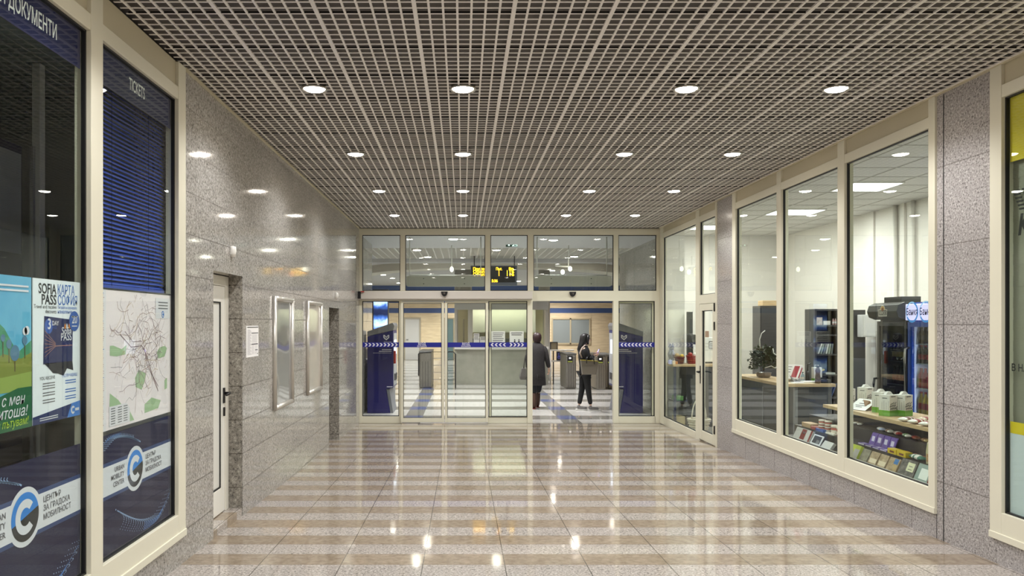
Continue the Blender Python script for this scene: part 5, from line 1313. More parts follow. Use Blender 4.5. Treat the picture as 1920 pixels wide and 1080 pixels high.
# ------------------------------------------------------------------ corner seen through the shop door
YT = 13.55
t = thing('side_table', 'dark table with oak top beyond the shop door', 'table', (4.3, 13.8, SF))
obj('table_top', MB().box(3.70, 4.70, YT, 14.12, 1.085, 1.125), OAK, t, bevel=.003); obj('front_panel', MB().box(3.95, 4.68, YT + .05, 14.1, SF, 1.085), ANTHRA, t)
obj('leg', MB().box(3.72, 3.76, YT + .03, YT + .07, SF, 1.085), mat('leg_blue_black', (34, 40, 70), .4), t); obj('lower_shelf', MB().box(3.76, 3.95, YT + .05, 14.1, .45, .48), ANTHRA, t)
TT = 1.125
def tx(p, Y=13.7): return (p - CX) * Y / FPX
def basket(x, y, z, w_, d_, h, m, label, name='basket', cat='basket', handle=None):
    t = thing(name, label, cat, (x, y, z)); b = MB(); n = 20
    def ring(s, zz): return [(x + w_ / 2 * s * math.cos(2 * PI * j / n), y + d_ / 2 * s * math.sin(2 * PI * j / n), zz) for j in range(n)]
    b.loft([ring(.72, z), ring(.86, z + h * .5), ring(1.0, z + h), ring(.94, z + h), ring(.8, z + h * .5), ring(.66, z + .012)], 0, True, False); b.poly(ring(.68, z + .01))
    obj('body', b, m, t)
    b = MB(); 
    for k in range(4):
        zz = z + h * (k + .6) / 4.2; s = .74 + .27 * (k + .6) / 4.2
        b.tube([(x + w_ / 2 * s * math.cos(2 * PI * j / 18), y + d_ / 2 * s * math.sin(2 * PI * j / 18), zz) for j in range(19)], h * .07, 6, caps=False)
    b.tube([(x + w_ / 2 * math.cos(2 * PI * j / 18), y + d_ / 2 * math.sin(2 * PI * j / 18), z + h) for j in range(19)], h * .09, 6, caps=False)
    obj('woven_ring', b, m, t)
    if handle:
        obj('handle', MB().tube([(x - w_ / 2 * .1 * 0 - w_ * .32 * math.cos(PI * j / 14) * (1 if True else 0), y, z + h + handle * math.sin(PI * j / 14)) for j in range(15)], .011), m, t)
    return t
WICK = noisy('wicker_white', (226, 218, 202), (196, 184, 164), 30, .6); REDP = mat('basket_red', (150, 34, 34), .4); MAROON = mat('basket_maroon', (96, 36, 34), .45)
basket(4.03, 13.15, SF, .38, .3, .19, WICK, 'white wicker basket with tall hoop handle on the shop floor', 'wicker_basket', 'basket', .34)
basket(tx(1275), 13.74, TT, .17, .2, .12, MAROON, 'dark red basket on the side table, next to the goods with glitter'); basket(tx(1300), 13.78, TT, .19, .2, .14, REDP, 'bright red basket on the side table behind the door post')
for i, (p, y, zz, r, m, lb) in enumerate(((1271, 13.75, TT + .15, .045, SN[7], 'gold wrapped gift in the dark red basket'), (1279, 13.72, TT + .14, .04, SN[4], 'yellow wrapped gift in the dark red basket'), (1296, 13.76, TT + .165, .045, SN[1], 'red wrapped gift in the bright red basket'), (1306, 13.8, TT + .16, .045, SN[3], 'white wrapped gift in the bright red basket'))):
    single('wrapped_gift', MB().ball((tx(p), y, zz), (r, r, r * .9), 0, 10, 6), m, lb, 'gift')
for i, (p, w_, h, m, lb) in enumerate(((1257, .05, .07, SN[6], 'pale blue packet at the table end near the glass screen'), (1263, .05, .06, SN[0], 'cream packet on the table end'), (1268, .04, .05, mat('pkt_orange', (206, 130, 70), .4), 'orange packet in front of the dark red basket'))):
    x = tx(p, 13.62); sbox(x - w_ / 2, x + w_ / 2, 13.59, 13.68, TT, TT + h, m, lb)
for k, (p, y_, r, lb) in enumerate(((1257, 14.06, .045, 'silver foil ornament at the wall end of the table'), (1261, 13.93, .04, 'tall silver foil ornament behind the packets'))):
    x = tx(p, y_); single('foil_ornament', MB().lathe((x, y_, TT), [(r, 0), (r * .6, .08), (r * 1.1, .16), (r * .5, .24), (r * .8, .3), (.004, .36)], 9, 0, False), mat('foil_silver', (190, 192, 204), .25, .6), lb, 'ornament')
single('wall_post', MB().box(4.12, 4.215, 14.12, 14.2, SF, 2.06), mat('post_dark', (84, 84, 82), .4), 'narrow dark upright board behind the red baskets', 'board', bevel=.003)
t = thing('white_cabinet', 'white counter cabinet with a small framed notice behind the shop door', 'cabinet', (4.35, 13.9, TT)); xa, xb = tx(1311.5, 13.9), tx(1341, 13.9)
obj('body', MB().box(xa, xb, 13.85, 14.1, TT + .03, TT + .47), WHITE, t, bevel=.006); obj('foot', MB().box(xa + .02, xb - .02, 13.88, 14.08, TT, TT + .03), DGREY, t)
b = MB().box(tx(1329.5, 13.84), tx(1337.5, 13.84), 13.842, 13.849, TT + .27, TT + .4, 0); b.box(tx(1330.3, 13.84), tx(1336.7, 13.84), 13.840, 13.842, TT + .28, TT + .385, 1)
for k in range(3): b.box(tx(1331, 13.84), tx(1336, 13.84), 13.839, 13.840, TT + .295 + .028 * k, TT + .305 + .028 * k, 0)
for k in range(3): b.box(tx(1320, 13.84), tx(1328, 13.84), 13.845, 13.849, TT + .24 + .06 * k, TT + .244 + .06 * k, 2)
obj('notice', b, [INK, PAPER, INK2], t)
t = thing('monitor', 'small dark screen standing on the table behind the door post', 'monitor', (tx(1299, 14), 14.0, TT)); obj('screen', MB().box(tx(1289, 14), tx(1309, 14), 14.0, 14.03, TT + .34, TT + .52), mat('screen_dark', (64, 62, 54), .3), t, bevel=.004); obj('stand', MB().box(tx(1297, 14), tx(1300, 14), 14.01, 14.03, TT, TT + .34), BLACK, t)
single('brown_box', MB().box(tx(1314, 13.95), tx(1327, 13.95), 13.88, 14.02, TT + .47, TT + .585), mat('box_brown', (150, 108, 84), .6), 'small brown box on top of the white counter cabinet', 'box', bevel=.003)
sbox(3.775, 3.90, 13.62, 13.9, .481, .56, SN[5], 'pale green packet on the low shelf under the side table')
sbox(3.775, 3.93, 13.62, 13.9, SF, .2, mat('crate_tan', (176, 160, 120), .6), 'tan crate on the floor under the side table', 'crate', 'crate')

# ------------------------------------------------------------------ hall: machines, booth, barriers, signs
def H(p, y, Y): return px(p, y, Y)
def ticket_machine(xb, side, y0, y1, label):
    """cabinet against the wall at xb, screen side towards the middle of the hall (side +1 = faces right)"""
    def X(d): return xb + side * d
    t = thing('ticket_machine', label, 'ticket machine', (X(.25), (y0 + y1) / 2, 0), 'ticket machines in the hall')
    prof = [(0, 0), (.47, 0), (.385, .5), (.53, .52), (.53, 1.70), (.0, 1.575)]
    b = MB().prism([(X(a), z) for a, z in prof], 'y', y0, y1); obj('cabinet', b, KIOSKB, t, bevel=.004)
    b = MB().prism([(X(a), z) for a, z in ((-.0, 1.58), (.535, 1.706), (.555, 1.80), (.52, 1.86), (.0, 1.68))], 'y', y0 - .02, y1 + .02); obj('roof_cover', b, mat('machine_grey', (138, 138, 142), .3, .4), t, bevel=.006)
    b = MB().prism([(X(a), z) for a, z in ((.474, .003), (.53, .003), (.45, .49), (.392, .49))], 'y', y0 + .02, y1 - .02); obj('foot_plate', b, mat('machine_foot', (128, 130, 140), .35, .3), t)
    b = MB(); xf = X(.53); e = side * .004
    b.box(xf, xf + side * .008, y0 + .06, y1 - .06, .56, 1.64); obj('front_panel', b, mat('machine_front', (176, 178, 180), .35), t)
    obj('screen', MB().box(xf + side * .008, xf + side * .012, y0 + .12, y1 - .2, 1.2, 1.5), mat('machine_screen', (210, 224, 240), .3, emit=1.1), t)
    obj('card_slot', MB().box(xf + side * .008, xf + side * .05, y0 + .02, y0 + .09, 1.02, 1.28), mat('machine_red', (190, 56, 46), .45), t, bevel=.004)
    obj('coin_tray', MB().box(xf + side * .008, xf + side * .03, y0 + .2, y1 - .2, .66, .8), DGREY, t, bevel=.004)
    b = MB(); yy = y0 - .0012; xc = X(.39); k = side
    s_ = .062; zc = 1.56
    for m_ in (1, -1):
        b.poly([(xc + m_ * a * s_, yy, zc + c * s_) for a, c in ((0, .15), (.55, .8), (.98, .8), (.98, -.15), (0, -1.0), (0, -.55), (.62, .02), (.62, .42), (0, -.2))][::(1 if m_ < 0 else -1)])
    xl = min(X(.12), X(.51)); w2 = .38
    for q, (a, c) in enumerate(((1.452, .16), (1.30, .2), (1.265, .26), (1.235, .38))):
        x1 = X(.50); x0 = X(.50 - c); b.box(min(x0, x1), max(x0, x1), y0 - .001, y0, a, a + (.014 if q < 3 else .006))
    b.box(min(X(.40), X(.52)), max(X(.40), X(.52)), y0 - .001, y0, .535, .552)
    obj('logo_and_lettering', b, WHITE_V, t, label='white shield shaped logo and small white lettering')
    return t
ticket_machine(-1.965, 1, 15.83, 16.7, 'blue ticket machine against the granite behind the first glass pane')
ticket_machine(3.70, -1, 15.83, 16.7, 'blue ticket machine behind the glass pane beside the open doorway')
t = thing('vending_cabinet', 'grey upright cabinet standing behind the blue ticket machine', 'cabinet', (-1.75, 17.3, 0))
obj('body', MB().box(-2.0, -1.55, 16.85, 17.6, 0, 1.05), mat('cabinet_grey', (150, 150, 150), .4), t, bevel=.006); obj('door_panel', MB().box(-1.55, -1.54, 16.9, 17.55, .08, 1.0), MGREY, t)
# advertising screen
p0, p1 = H(700.5, 615, 20.5), H(726.5, 563, 20.5)
t = thing('advert_screen', 'bright blue and white lit screen pillar beyond the granite wall', 'screen', ((p0.x + p1.x) / 2, 20.6, 0))
obj('body', MB().box(p0.x - .03, p1.x + .02, 20.5, 20.72, 0, 2.75), DGREY, t, bevel=.005)
AD = mat('advert_lit', (120, 160, 230), .3, emit=1.4); n_ = NT(AD); pz, xyz = n_.pos()
wv = n_.math('ADD', n_.math('MULTIPLY', n_.math('SINE', n_.math('MULTIPLY', xyz[2], 11.0)), .5), .5)
cc = n_.ramp(n_.math('MULTIPLY', wv, n_.noise(pz, 6, 2)), [(.05, rgb(16, 30, 70)), (.25, rgb(60, 104, 190)), (.5, rgb(190, 220, 255))]); n_.l(cc, n_.b.inputs['Emission Color']); n_.l(cc, n_.b.inputs['Base Color'])
obj('lit_panel', MB().box(p0.x, p1.x, 20.488, 20.5, .3, 2.7), AD, t)
# ticket booth
YBo = 23.2
x0, x1 = H(852, 700, YBo).x, H(1030, 700, YBo).x
t = thing('ticket_booth', 'pale ticket booth with white counter and lit interior', 'booth', ((x0 + x1) / 2, YBo + .8, 0))
def arc_front(b, z0, z1, d0, th, m=0, xa=None, xb=None, n=16):
    xa = x0 if xa is None else xa; xb = x1 if xb is None else xb; q = []
    for i in range(n + 1):
        x = xa + (xb - xa) * i / n; u = (x - (x0 + x1) / 2) / ((x1 - x0) / 2); q.append((x, YBo - d0 + .28 * u * u))
    q2 = [(x, y + th) for x, y in q][::-1]
    b.prism(q + q2, 'z', z0, z1, m)
b = MB(); arc_front(b, 0, 1.06, .0, .12); b.box(x0, x0 + .1, YBo + .4, YBo + 2, 0, 1.06); obj('front_panel', b, noisy('booth_panel', (158, 160, 146), (174, 172, 160), 4, .35), t)
b = MB(); arc_front(b, 1.06, 1.135, .1, .5); obj('counter', b, mat('booth_counter', (236, 234, 228), .3), t)
b = MB(); arc_front(b, 2.26, 2.52, .06, .2); b.box(x0, x1, YBo + .2, YBo + 2, 2.4, 2.52); obj('fascia', b, mat('booth_fascia', (176, 176, 170), .4), t)
for a, c in ((852, 856.5), (877.5, 886.5), (1024, 1030)):
    xa, xb = H(a, 600, YBo).x, H(c, 600, YBo).x; u = ((xa + xb) / 2 - (x0 + x1) / 2) / ((x1 - x0) / 2); y = YBo + .28 * u * u
    obj('post', MB().box(xa, xb, y + .02, y + .14, 1.135, 2.26), mat('booth_post', (186, 182, 170), .4), t)
b = MB(); arc_front(b, 1.135, 2.26, -.06, .012, 0, H(887, 600, YBo).x, H(1022, 600, YBo).x); obj('glass_pane', b, GLASS, t)
obj('back_wall', MB().box(x0 + .1, x1, YBo + 1.9, YBo + 2, 0, 2.4), mat('booth_inner_wall', (232, 222, 180), .6), t)
obj('inner_blind', MB().box(H(887, 600, YBo).x, H(1010, 600, YBo).x, YBo + 1.0, YBo + 1.03, 1.56, 2.3), mat('booth_blind', (224, 224, 214), .6), t)
obj('inner_shelf', MB().box(H(887, 600, YBo).x, H(1000, 600, YBo).x, YBo + .5, YBo + .8, 1.135, 1.38), mat('booth_dark', (72, 70, 64), .5), t)
obj('inner_door_edge', MB().box(H(868, 600, YBo).x, H(871, 600, YBo).x, YBo + .9, YBo + 1.5, 0, 1.98), mat('booth_door_edge', (120, 112, 92), .5), t)
l = bpy.data.lights.new('booth_tube', 'AREA'); l.shape = 'RECTANGLE'; l.size = 2.0; l.size_y = .5; l.energy = 17; l.color = (1, .9, .68)
lo = bpy.data.objects.new('booth_tube', l); COL.objects.link(lo); lo.parent = t; lo.location = ((x0 + x1) / 2 - OFF[t.name][0], -.15, 2.34)
def notice(pa, pb, ya, yb, Y, label, lines, pict=False):
    a, c = H(pa, yb, Y), H(pb, ya, Y); t = thing('notice_sheet', label, 'notice', ((a.x + c.x) / 2, Y, a.z), 'white notices at the ticket booth')
    obj('sheet', MB().box(a.x, c.x, Y, Y + .004, a.z, c.z), PAPER, t)
    b = MB(); W2, H2 = c.x - a.x, c.z - a.z
    for k in range(lines): v = .85 - .13 * k; b.box(a.x + W2 * (.1 + .03 * (k % 2)), a.x + W2 * (.9 - .06 * (k % 3)), Y - .0015, Y, a.z + H2 * v, a.z + H2 * (v + .05))
    if pict:
        for u in (.36, .66):
            b.disc((a.x + W2 * u, Y - .0015, a.z + H2 * .40), (1, 0, 0), (0, 0, 1), W2 * .045, 10); b.box(a.x + W2 * (u - .05), a.x + W2 * (u + .05), Y - .0015, Y, a.z + H2 * .1, a.z + H2 * .34)
    obj('printed_mark', b, INK2 if lines > 3 else mat('notice_black', (40, 40, 44), .6), t)
YN = YBo - .03
notice(888, 899, 625, 646, YBo + .1, 'white notice on the booth glass beside the grey post', 4); notice(900, 912, 631, 646, YBo + .08, 'small white notice on the booth glass beside the door leaf', 3)
notice(921.5, 947, 621, 648, YF + .07, 'white notice with five lines on the pane above the left pointing chevrons', 6); notice(955.5, 982, 621, 648, YF + .07, 'white notice with two small figures on the pane with double chevrons', 2, True)

# barriers
def turnstile(pa, pb, ya, yb, Y, label, deep=1.3, head=True):
    a, c = H(pa, yb, Y), H(pb, ya, Y); t = thing('turnstile', label, 'turnstile', ((a.x + c.x) / 2, Y + deep / 2, 0), 'ticket barriers in the hall')
    W2 = c.x - a.x; zt = c.z
    b = MB().box(a.x, c.x, Y, Y + deep, 0, zt - .05); obj('cabinet', b, STEEL, t, bevel=.03)
    obj('top_cover', MB().box(a.x - .008, c.x + .008, Y - .01, Y + deep + .01, zt - .05, zt), mat('turnstile_top', (92, 90, 86), .35), t, bevel=.01)
    b = MB()
    for u in (.28, .5, .72): b.box(a.x + W2 * u - .006, a.x + W2 * u + .006, Y - .004, Y, .04, zt - .3)
    obj('ridge', b, mat('steel_dark', (96, 94, 90), .4, .6), t)
    if head:
        xc = (a.x + c.x) / 2 - W2 * .1
        obj('reader_plate', MB().box(xc - .075, xc + .075, Y - .012, Y, zt - .26, zt - .07), mat('reader_black', (30, 30, 32), .3), t, bevel=.004)
        obj('reader_light', MB().lathe((xc, Y - .016, zt - .135), [(.028, -.02), (.03, 0), (.028, .02)], 12), mat('reader_glow', (250, 244, 240), .4, emit=1.5), t)
        obj('reader_label', MB().box(xc - .065, xc + .065, Y - .014, Y - .012, zt - .25, zt - .215), mat('reader_label', (150, 160, 70), .5), t)
    return t
turnstile(1061, 1080.5, 662.5, 728.5, 21.8, 'steel turnstile cabinet standing just left of the woman with the tote bag')
turnstile(1118.5, 1136, 664, 730.5, 21.45, 'steel turnstile cabinet between the woman with the tote bag and the door frame')
turnstile(1140, 1150, 664, 728, 21.8, 'steel turnstile cabinet partly hidden by the doorway frame')
turnstile(786, 809, 658, 726, 22.0, 'brown grey steel turnstile cabinet seen through the closed left leaf', 1.6, False)
t = thing('barrier_rail', 'black tube rail from the turnstile to the ticket booth', 'rail', (-.7, 22.1, 0))
a, c = H(779, 660, 22.0), H(855, 660, 22.0); b = MB(); zz = 1.03
b.tube([(H(785, 0, 22).x, 21.97, .35), (H(785, 0, 22).x, 21.97, zz - .06), (H(788, 0, 22).x, 21.97, zz), (H(850, 0, 22).x, 21.97, zz), (H(854, 0, 22).x, 21.97, zz - .06), (H(854, 0, 22).x, 21.97, 0)], .018)
obj('rail', b, BLACK, t); b = MB(); 
for z in (.25, .45, .65, .85): b.tube([(H(811, 0, 22).x, 21.98, z), (H(853, 0, 22).x, 21.98, z)], .007)
obj('cross_wire', b, MGREY, t)
t = thing('access_gate', 'white swing gate with a blue wheelchair sign beside the turnstile', 'gate', (H(1050, 0, 23).x, 23.4, 0)); a, c = H(1031, 676, 23.4), H(1060, 657, 23.4)
b = MB(); b.tube([(a.x, 23.4, 1.03), (H(1080, 0, 23).x, 23.4, 1.03)], .022); b.tube([(a.x, 23.4, .70), (c.x, 23.4, .70)], .02); b.tube([(a.x + .02, 23.4, 0), (a.x + .02, 23.4, 1.03)], .025); b.tube([(c.x, 23.4, .0), (c.x, 23.4, 1.03)], .02)
obj('gate_frame', b, mat('gate_white', (226, 222, 214), .35), t)
sx0, sx1 = H(1043, 0, 23.4).x, H(1058.5, 0, 23.4).x; obj('sign_plate', MB().box(sx0, sx1, 23.365, 23.375, .72, .995), mat('sign_dark', (44, 44, 60), .5), t)
b = MB(); xc, zc = (sx0 + sx1) / 2, .85; yy = 23.363
for m_, ox in ((0, -.045), (1, .05)): b.disc((xc + ox, yy, zc - .03), (1, 0, 0), (0, 0, 1), .045, 18, 0, .033); b.disc((xc + ox - .01, yy, zc + .075), (1, 0, 0), (0, 0, 1), .016, 10, 0); b.box(xc + ox - .018, xc + ox - .004, yy - .001, yy, zc - .02, zc + .055); b.box(xc + ox - .01, xc + ox + .035, yy - .001, yy, zc - .028, zc - .014)
obj('wheelchair_symbol', b, mat('sign_blue_bright', (104, 110, 220), .5), t)
t = thing('desk_screen', 'grey framed upright screen standing at the booth end behind the gate', 'screen', (H(1038, 0, 23.6).x, 23.6, 0)); a, c = H(1032, 657, 23.6), H(1045, 642, 23.6)
obj('screen', MB().box(a.x, c.x, 23.58, 23.62, a.z, c.z), mat('screen_beige', (150, 138, 112), .4), t); b = MB()
for q in ((a.x - .01, a.x + .015, a.z, c.z), (c.x - .015, c.x + .01, a.z, c.z), (a.x - .01, c.x + .01, c.z - .01, c.z + .015)): b.box(q[0], q[1], 23.57, 23.63, q[2], q[3])
obj('bezel', b, DGREY, t); obj('stand', MB().box(a.x + .07, a.x + .11, 23.59, 23.61, 0, a.z), DGREY, t)
# departures display
YD = 20.0
a, c = H(884, 529.5, YD), H(966, 500, YD); t = thing('departure_display', 'black hanging display with yellow lit train lines beyond the doors', 'display', ((a.x + c.x) / 2, YD, a.z - .08))
obj('case', MB().box(a.x - .02, c.x + .05, YD + .012, YD + .22, a.z - .08, c.z + .03), mat('display_case', (98, 104, 118), .4), t, bevel=.008); obj('screen', MB().box(a.x, c.x, YD, YD + .012, a.z, c.z), mat('display_black', (16, 15, 20), .3), t)
b = MB(); W2 = c.x - a.x; yy = YD - .002
def led(txt, p, yb, al='l', fit=None, s_=.10): q = H(p, yb, YD); b.text(txt, (q.x, yy, q.z), (1, 0, 0), (0, 0, 1), s_, 0, al, fit, .03)
led('Посока', 887, 506.6, 'l', .36); led('Път.', 930, 506.6, 'l', .16); led('Вр.', 954, 506.6, 'l', .15)
for yb in (511.9, 517.2): led('Обеля', 887, yb, 'l', .36) ; led('1', 935, yb); led('1', 950.5, yb); led('16', 955.5, yb, 'l', .12)
led('Влак', 887, 523, 'l', .33); led('15:36', 919.5, 529, 'l', .19)
obj('lit_text', b, LED_Y, t)
for p in (889.5, 965): q = H(p, 500, YD); obj('hanger_rod', MB().tube([(q.x, YD + .1, c.z + .03), (q.x, YD + .1, CE)], .012), DGREY, t)
# emergency exit sign
YE = 17.2
a, c = H(948.5, 462.5, YE), H(970.5, 449.5, YE); t = thing('exit_sign', 'green emergency exit sign with arrow and running figure', 'exit sign', ((a.x + c.x) / 2, YE, a.z))
obj('case', MB().box(a.x, c.x, YE, YE + .05, a.z, c.z), mat('exit_case', (16, 70, 58), .4), t, bevel=.003); obj('lit_edge', MB().box(a.x, c.x, YE - .004, YE + .054, c.z - .022, c.z + .006), mat('exit_edge', (110, 230, 190), .4, emit=2.2), t)
b = MB(); W2, H2 = c.x - a.x, c.z - a.z
def eq(pts): b.poly([(a.x + u * W2, YE - .0025, a.z + v * H2) for u, v in pts][::-1])
eq([(.1, .45), (.26, .8), (.42, .45), (.32, .45), (.32, .12), (.2, .12), (.2, .45)])
b.disc((a.x + .74 * W2, YE - .003, a.z + .72 * H2), (1, 0, 0), (0, 0, 1), .016, 10)
eq([(.68, .62), (.78, .62), (.8, .38), (.9, .3), (.88, .22), (.74, .3), (.7, .36)]); eq([(.68, .4), (.74, .36), (.7, .2), (.58, .12), (.55, .18), (.65, .25)]); eq([(.6, .6), (.7, .62), (.68, .54), (.58, .46), (.54, .5)]); eq([(.78, .6), (.86, .5), (.92, .54), (.92, .48), (.85, .44), (.77, .52)])
eq([(.52, .06), (.56, .06), (.56, .12), (.52, .12)]); eq([(.94, .06), (.97, .06), (.97, .8), (.94, .8)]); eq([(.56, .06), (.97, .06), (.97, .09), (.56, .09)])
obj('pictogram', b, EXITW, t); obj('hanger', MB().tube([(a.x + W2 / 2, YE + .025, c.z), (a.x + W2 / 2, YE + .025, CE)], .012), DGREY, t)
# hanging pale signs
def hung_panel(pa, pb, label, Y=15.6):
    a, c = H(pa, 537, Y), H(pb, 517.5, Y); t = thing('hanging_panel', label, 'hanging sign', ((a.x + c.x) / 2, Y, a.z), 'pale hanging sign panels')
    obj('panel', MB().prism(rounded(a.x, c.x, a.z, c.z, .03), 'y', Y, Y + .1), mat('panel_pale', (206, 204, 198), .4), t)
    b = MB(); b.tube([(a.x + .06, Y + .05, CE), (a.x + .06, Y + .05, c.z + .02), (c.x - .08, Y + .05, c.z + .02), (c.x - .08, Y + .05, CE)], .016); obj('hanger_frame', b, mat('rod_white', (222, 220, 214), .35), t)
    b = MB()
    for u in (.22, .74):
        for v in (.25, .75): x = a.x + (c.x - a.x) * u; z = a.z + (c.z - a.z) * v; b.lathe((x, Y - .004, z - .008), [(.008, 0), (.011, .008), (.008, .016)], 8)
    obj('bolt', b, DGREY, t)
hung_panel(762, 909, 'long pale hanging panel seen through the second upper pane'); hung_panel(1002, 1146, 'long pale hanging panel seen above the open doorway')
# cluster of small projectors under the ceiling behind the open doorway
t = thing('spotlight_cluster', 'pair of round white spotlights on a stem above the open doorway', 'spotlight', (2.45, 17.4, 2.9))
q = H(1066, 500, 17.4); b = MB().tube([(q.x, 17.4, CE), (q.x, 17.4, q.z)], .014); b.tube([(q.x - .3, 17.4, q.z + .02), (q.x + .05, 17.4, q.z)], .02); obj('stem', b, WHITE, t)
for p, y in ((1055, 510), (1069, 504)): q = H(p, y, 17.3); obj('lamp_head', MB().ball(tuple(q), (.045, .05, .055)), mat('spot_glow', (255, 246, 226), .4, emit=5), t)
t = thing('spotlight_cluster', 'single round white spotlight on a stem beside the pale column', 'spotlight', (-.3, 17.4, 3.1))
q = H(847, 505, 17.4); obj('stem', MB().tube([(q.x, 17.4, CE), (q.x, 17.4, q.z)], .012), WHITE, t); obj('lamp_head', MB().ball(tuple(q), (.04, .05, .06)), mat('spot_glow', (255, 246, 226), .4, emit=5), t)

# ------------------------------------------------------------------ the two women in the hall
HAIR1 = mat('hair_dark_red', (44, 20, 22), .5); HAIR2 = mat('hair_black', (24, 20, 22), .45)
COATM = noisy('coat_grey', (42, 39, 40), (54, 50, 51), 40, .85); KNIT = mat('knit_black', (22, 20, 22), .85); TROU = mat('trousers_black', (20, 20, 22), .8); TROU1 = mat('trousers_dark', (28, 30, 34), .8)
BOOT = mat('boot_brown', (70, 46, 34), .6); SHOE = mat('sneaker_grey', (112, 110, 108), .6); SOLE = mat('sneaker_sole', (206, 204, 200), .5); EYE = mat('eye_dark', (30, 24, 22), .3); LIP = mat('lip', (176, 98, 92), .5)
def hand(b, wrist, d, palm, s=1.0, curl=.5):
    """palm and five bent fingers from the wrist along d; palm is the direction the palm faces; added to b"""
    w_, d, pn = Vector(wrist), Vector(d).normalized(), Vector(palm).normalized(); side = d.cross(pn).normalized()
    js = [(w_, (.020, .015)), (w_ + d * .04, (.03, .014)), (w_ + d * .08, (.036, .013))]; es = [(0, 1), (1, 2)]
    b2 = skin_mesh('palm', js, es, 0, 1); b.add(b2.v, b2.f, 0, True)
    for k, (o, L) in enumerate(((-.030, .062), (-.010, .074), (.011, .070), (.030, .055))):
        p0 = w_ + d * .075 + side * o; p1 = p0 + (d * (1 - .3 * curl) + pn * .5 * curl).normalized() * L * .5; p2 = p1 + (d * (1 - 1.0 * curl) + pn * 1.1 * curl).normalized() * L * .32; p3 = p2 + (d * (1 - 1.5 * curl) + pn * 1.5 * curl).normalized() * L * .25
        f = skin_mesh('finger', [(p0, .0095), (p1, .009), (p2, .0082), (p3, .006)], [(0, 1), (1, 2), (2, 3)], 0, 1); b.add(f.v, f.f, 0, True)
    p0 = w_ + d * .025 - side * .024; p1 = p0 + (d * .7 - side * .65 + pn * .25).normalized() * .034; p2 = p1 + (d + pn * .35).normalized() * .03
    f = skin_mesh('thumb', [(p0, .012), (p1, .0105), (p2, .007)], [(0, 1), (1, 2)], 0, 1); b.add(f.v, f.f, 0, True)
def ring(c, rx, ry, ang=0, n=18):
    return [(c[0] + rx * math.cos(2 * PI * j / n) * math.cos(ang) - ry * math.sin(2 * PI * j / n) * math.sin(ang), c[1] + rx * math.cos(2 * PI * j / n) * math.sin(ang) + ry * math.sin(2 * PI * j / n) * math.cos(ang), c[2]) for j in range(n)]
def head(b, c, face, s=1.0):
    """skull, jaw, nose and ears around c (middle of the head); face is the looking direction"""
    f = Vector(face).normalized(); ang = math.atan2(f.y, f.x); R_ = Matrix.Rotation(ang, 3, 'Z'); m = MB(); n = 18; rings = []
    for z, rf, rb, ry in ((-.118, .03, .0, .025), (-.105, .068, .03, .045), (-.07, .082, .06, .06), (-.03, .086, .082, .07), (.02, .088, .095, .074), (.06, .082, .094, .073), (.09, .06, .074, .056), (.108, .02, .03, .02)):
        rr = []
        for j in range(n):
            t = 2 * PI * j / n; x = (rf if math.cos(t) > 0 else rb) * math.cos(t); rr.append(tuple(Vector(c) + R_ @ Vector((x, ry * math.sin(t), z)) * s))
        rings.append(rr)
    m.loft(rings, 0)
    def L(p): return tuple(Vector(c) + R_ @ Vector(p) * s)
    m.loft([[L((.084, -.009, .015)), L((.084, .009, .015)), L((.09, 0, .018))], [L((.088, -.017, -.028)), L((.088, .017, -.028)), L((.112, 0, -.022))], [L((.082, -.012, -.036)), L((.082, .012, -.036)), L((.096, 0, -.036))]], 0)
    for q in (-1, 1): m.ball(L((-.005, q * .074, -.01)), (.012, .012, .026), 0, 8, 6)
    b.add(m.v, m.f, 0, True); return L
def person(name, label, loc, pelvis, knees, feet, shoulders, elbows, wrists, hands, neck, headc, face):
    t = thing(name, label, 'person', loc); P = [Vector(p) for p in (pelvis,)]
    sp1 = Vector(pelvis).lerp(Vector(neck), .42); sp2 = Vector(pelvis).lerp(Vector(neck), .84)
    J = [(Vector(pelvis), (.10, .08)), (sp1, (.11, .085)), (sp2, (.13, .09)), (Vector(neck), (.05, .05)), (Vector(neck).lerp(Vector(headc), .6), (.048, .048))]; Ed = [(0, 1), (1, 2), (2, 3), (3, 4)]
    for sh, el, wr in zip(shoulders, elbows, wrists):
        k = len(J); J += [(Vector(sh), .05), (Vector(el), .038), (Vector(wr), .025)]; Ed += [(2, k), (k, k + 1), (k + 1, k + 2)]
    for kn, ft in zip(knees, feet):
        k = len(J); kn, ft = Vector(kn), Vector(ft); hip = Vector(pelvis) + Vector(((kn.x - pelvis[0]) * .5, (kn.y - pelvis[1]) * .5, -.07))
        J += [(hip, .055), (kn, .04), (ft, .026)]; Ed += [(0, k), (k, k + 1), (k + 1, k + 2)]
    b = skin_mesh('body', J, Ed, 0, 1)
    L = head(b, headc, face)
    for w_, d, pn, cu in hands: hand(b, w_, d, pn, 1, cu)
    obj('body', b, SKIN, t)
    e = MB()
    for q in (-1, 1): e.ball(L((.079, q * .03, .012)), .011, 0, 8, 6)
    obj('eye', e, EYE, t); e = MB(); e.ball(L((.082, 0, -.062)), (.012, .02, .006), 0, 8, 4); obj('mouth', e, LIP, t)
    return t, L
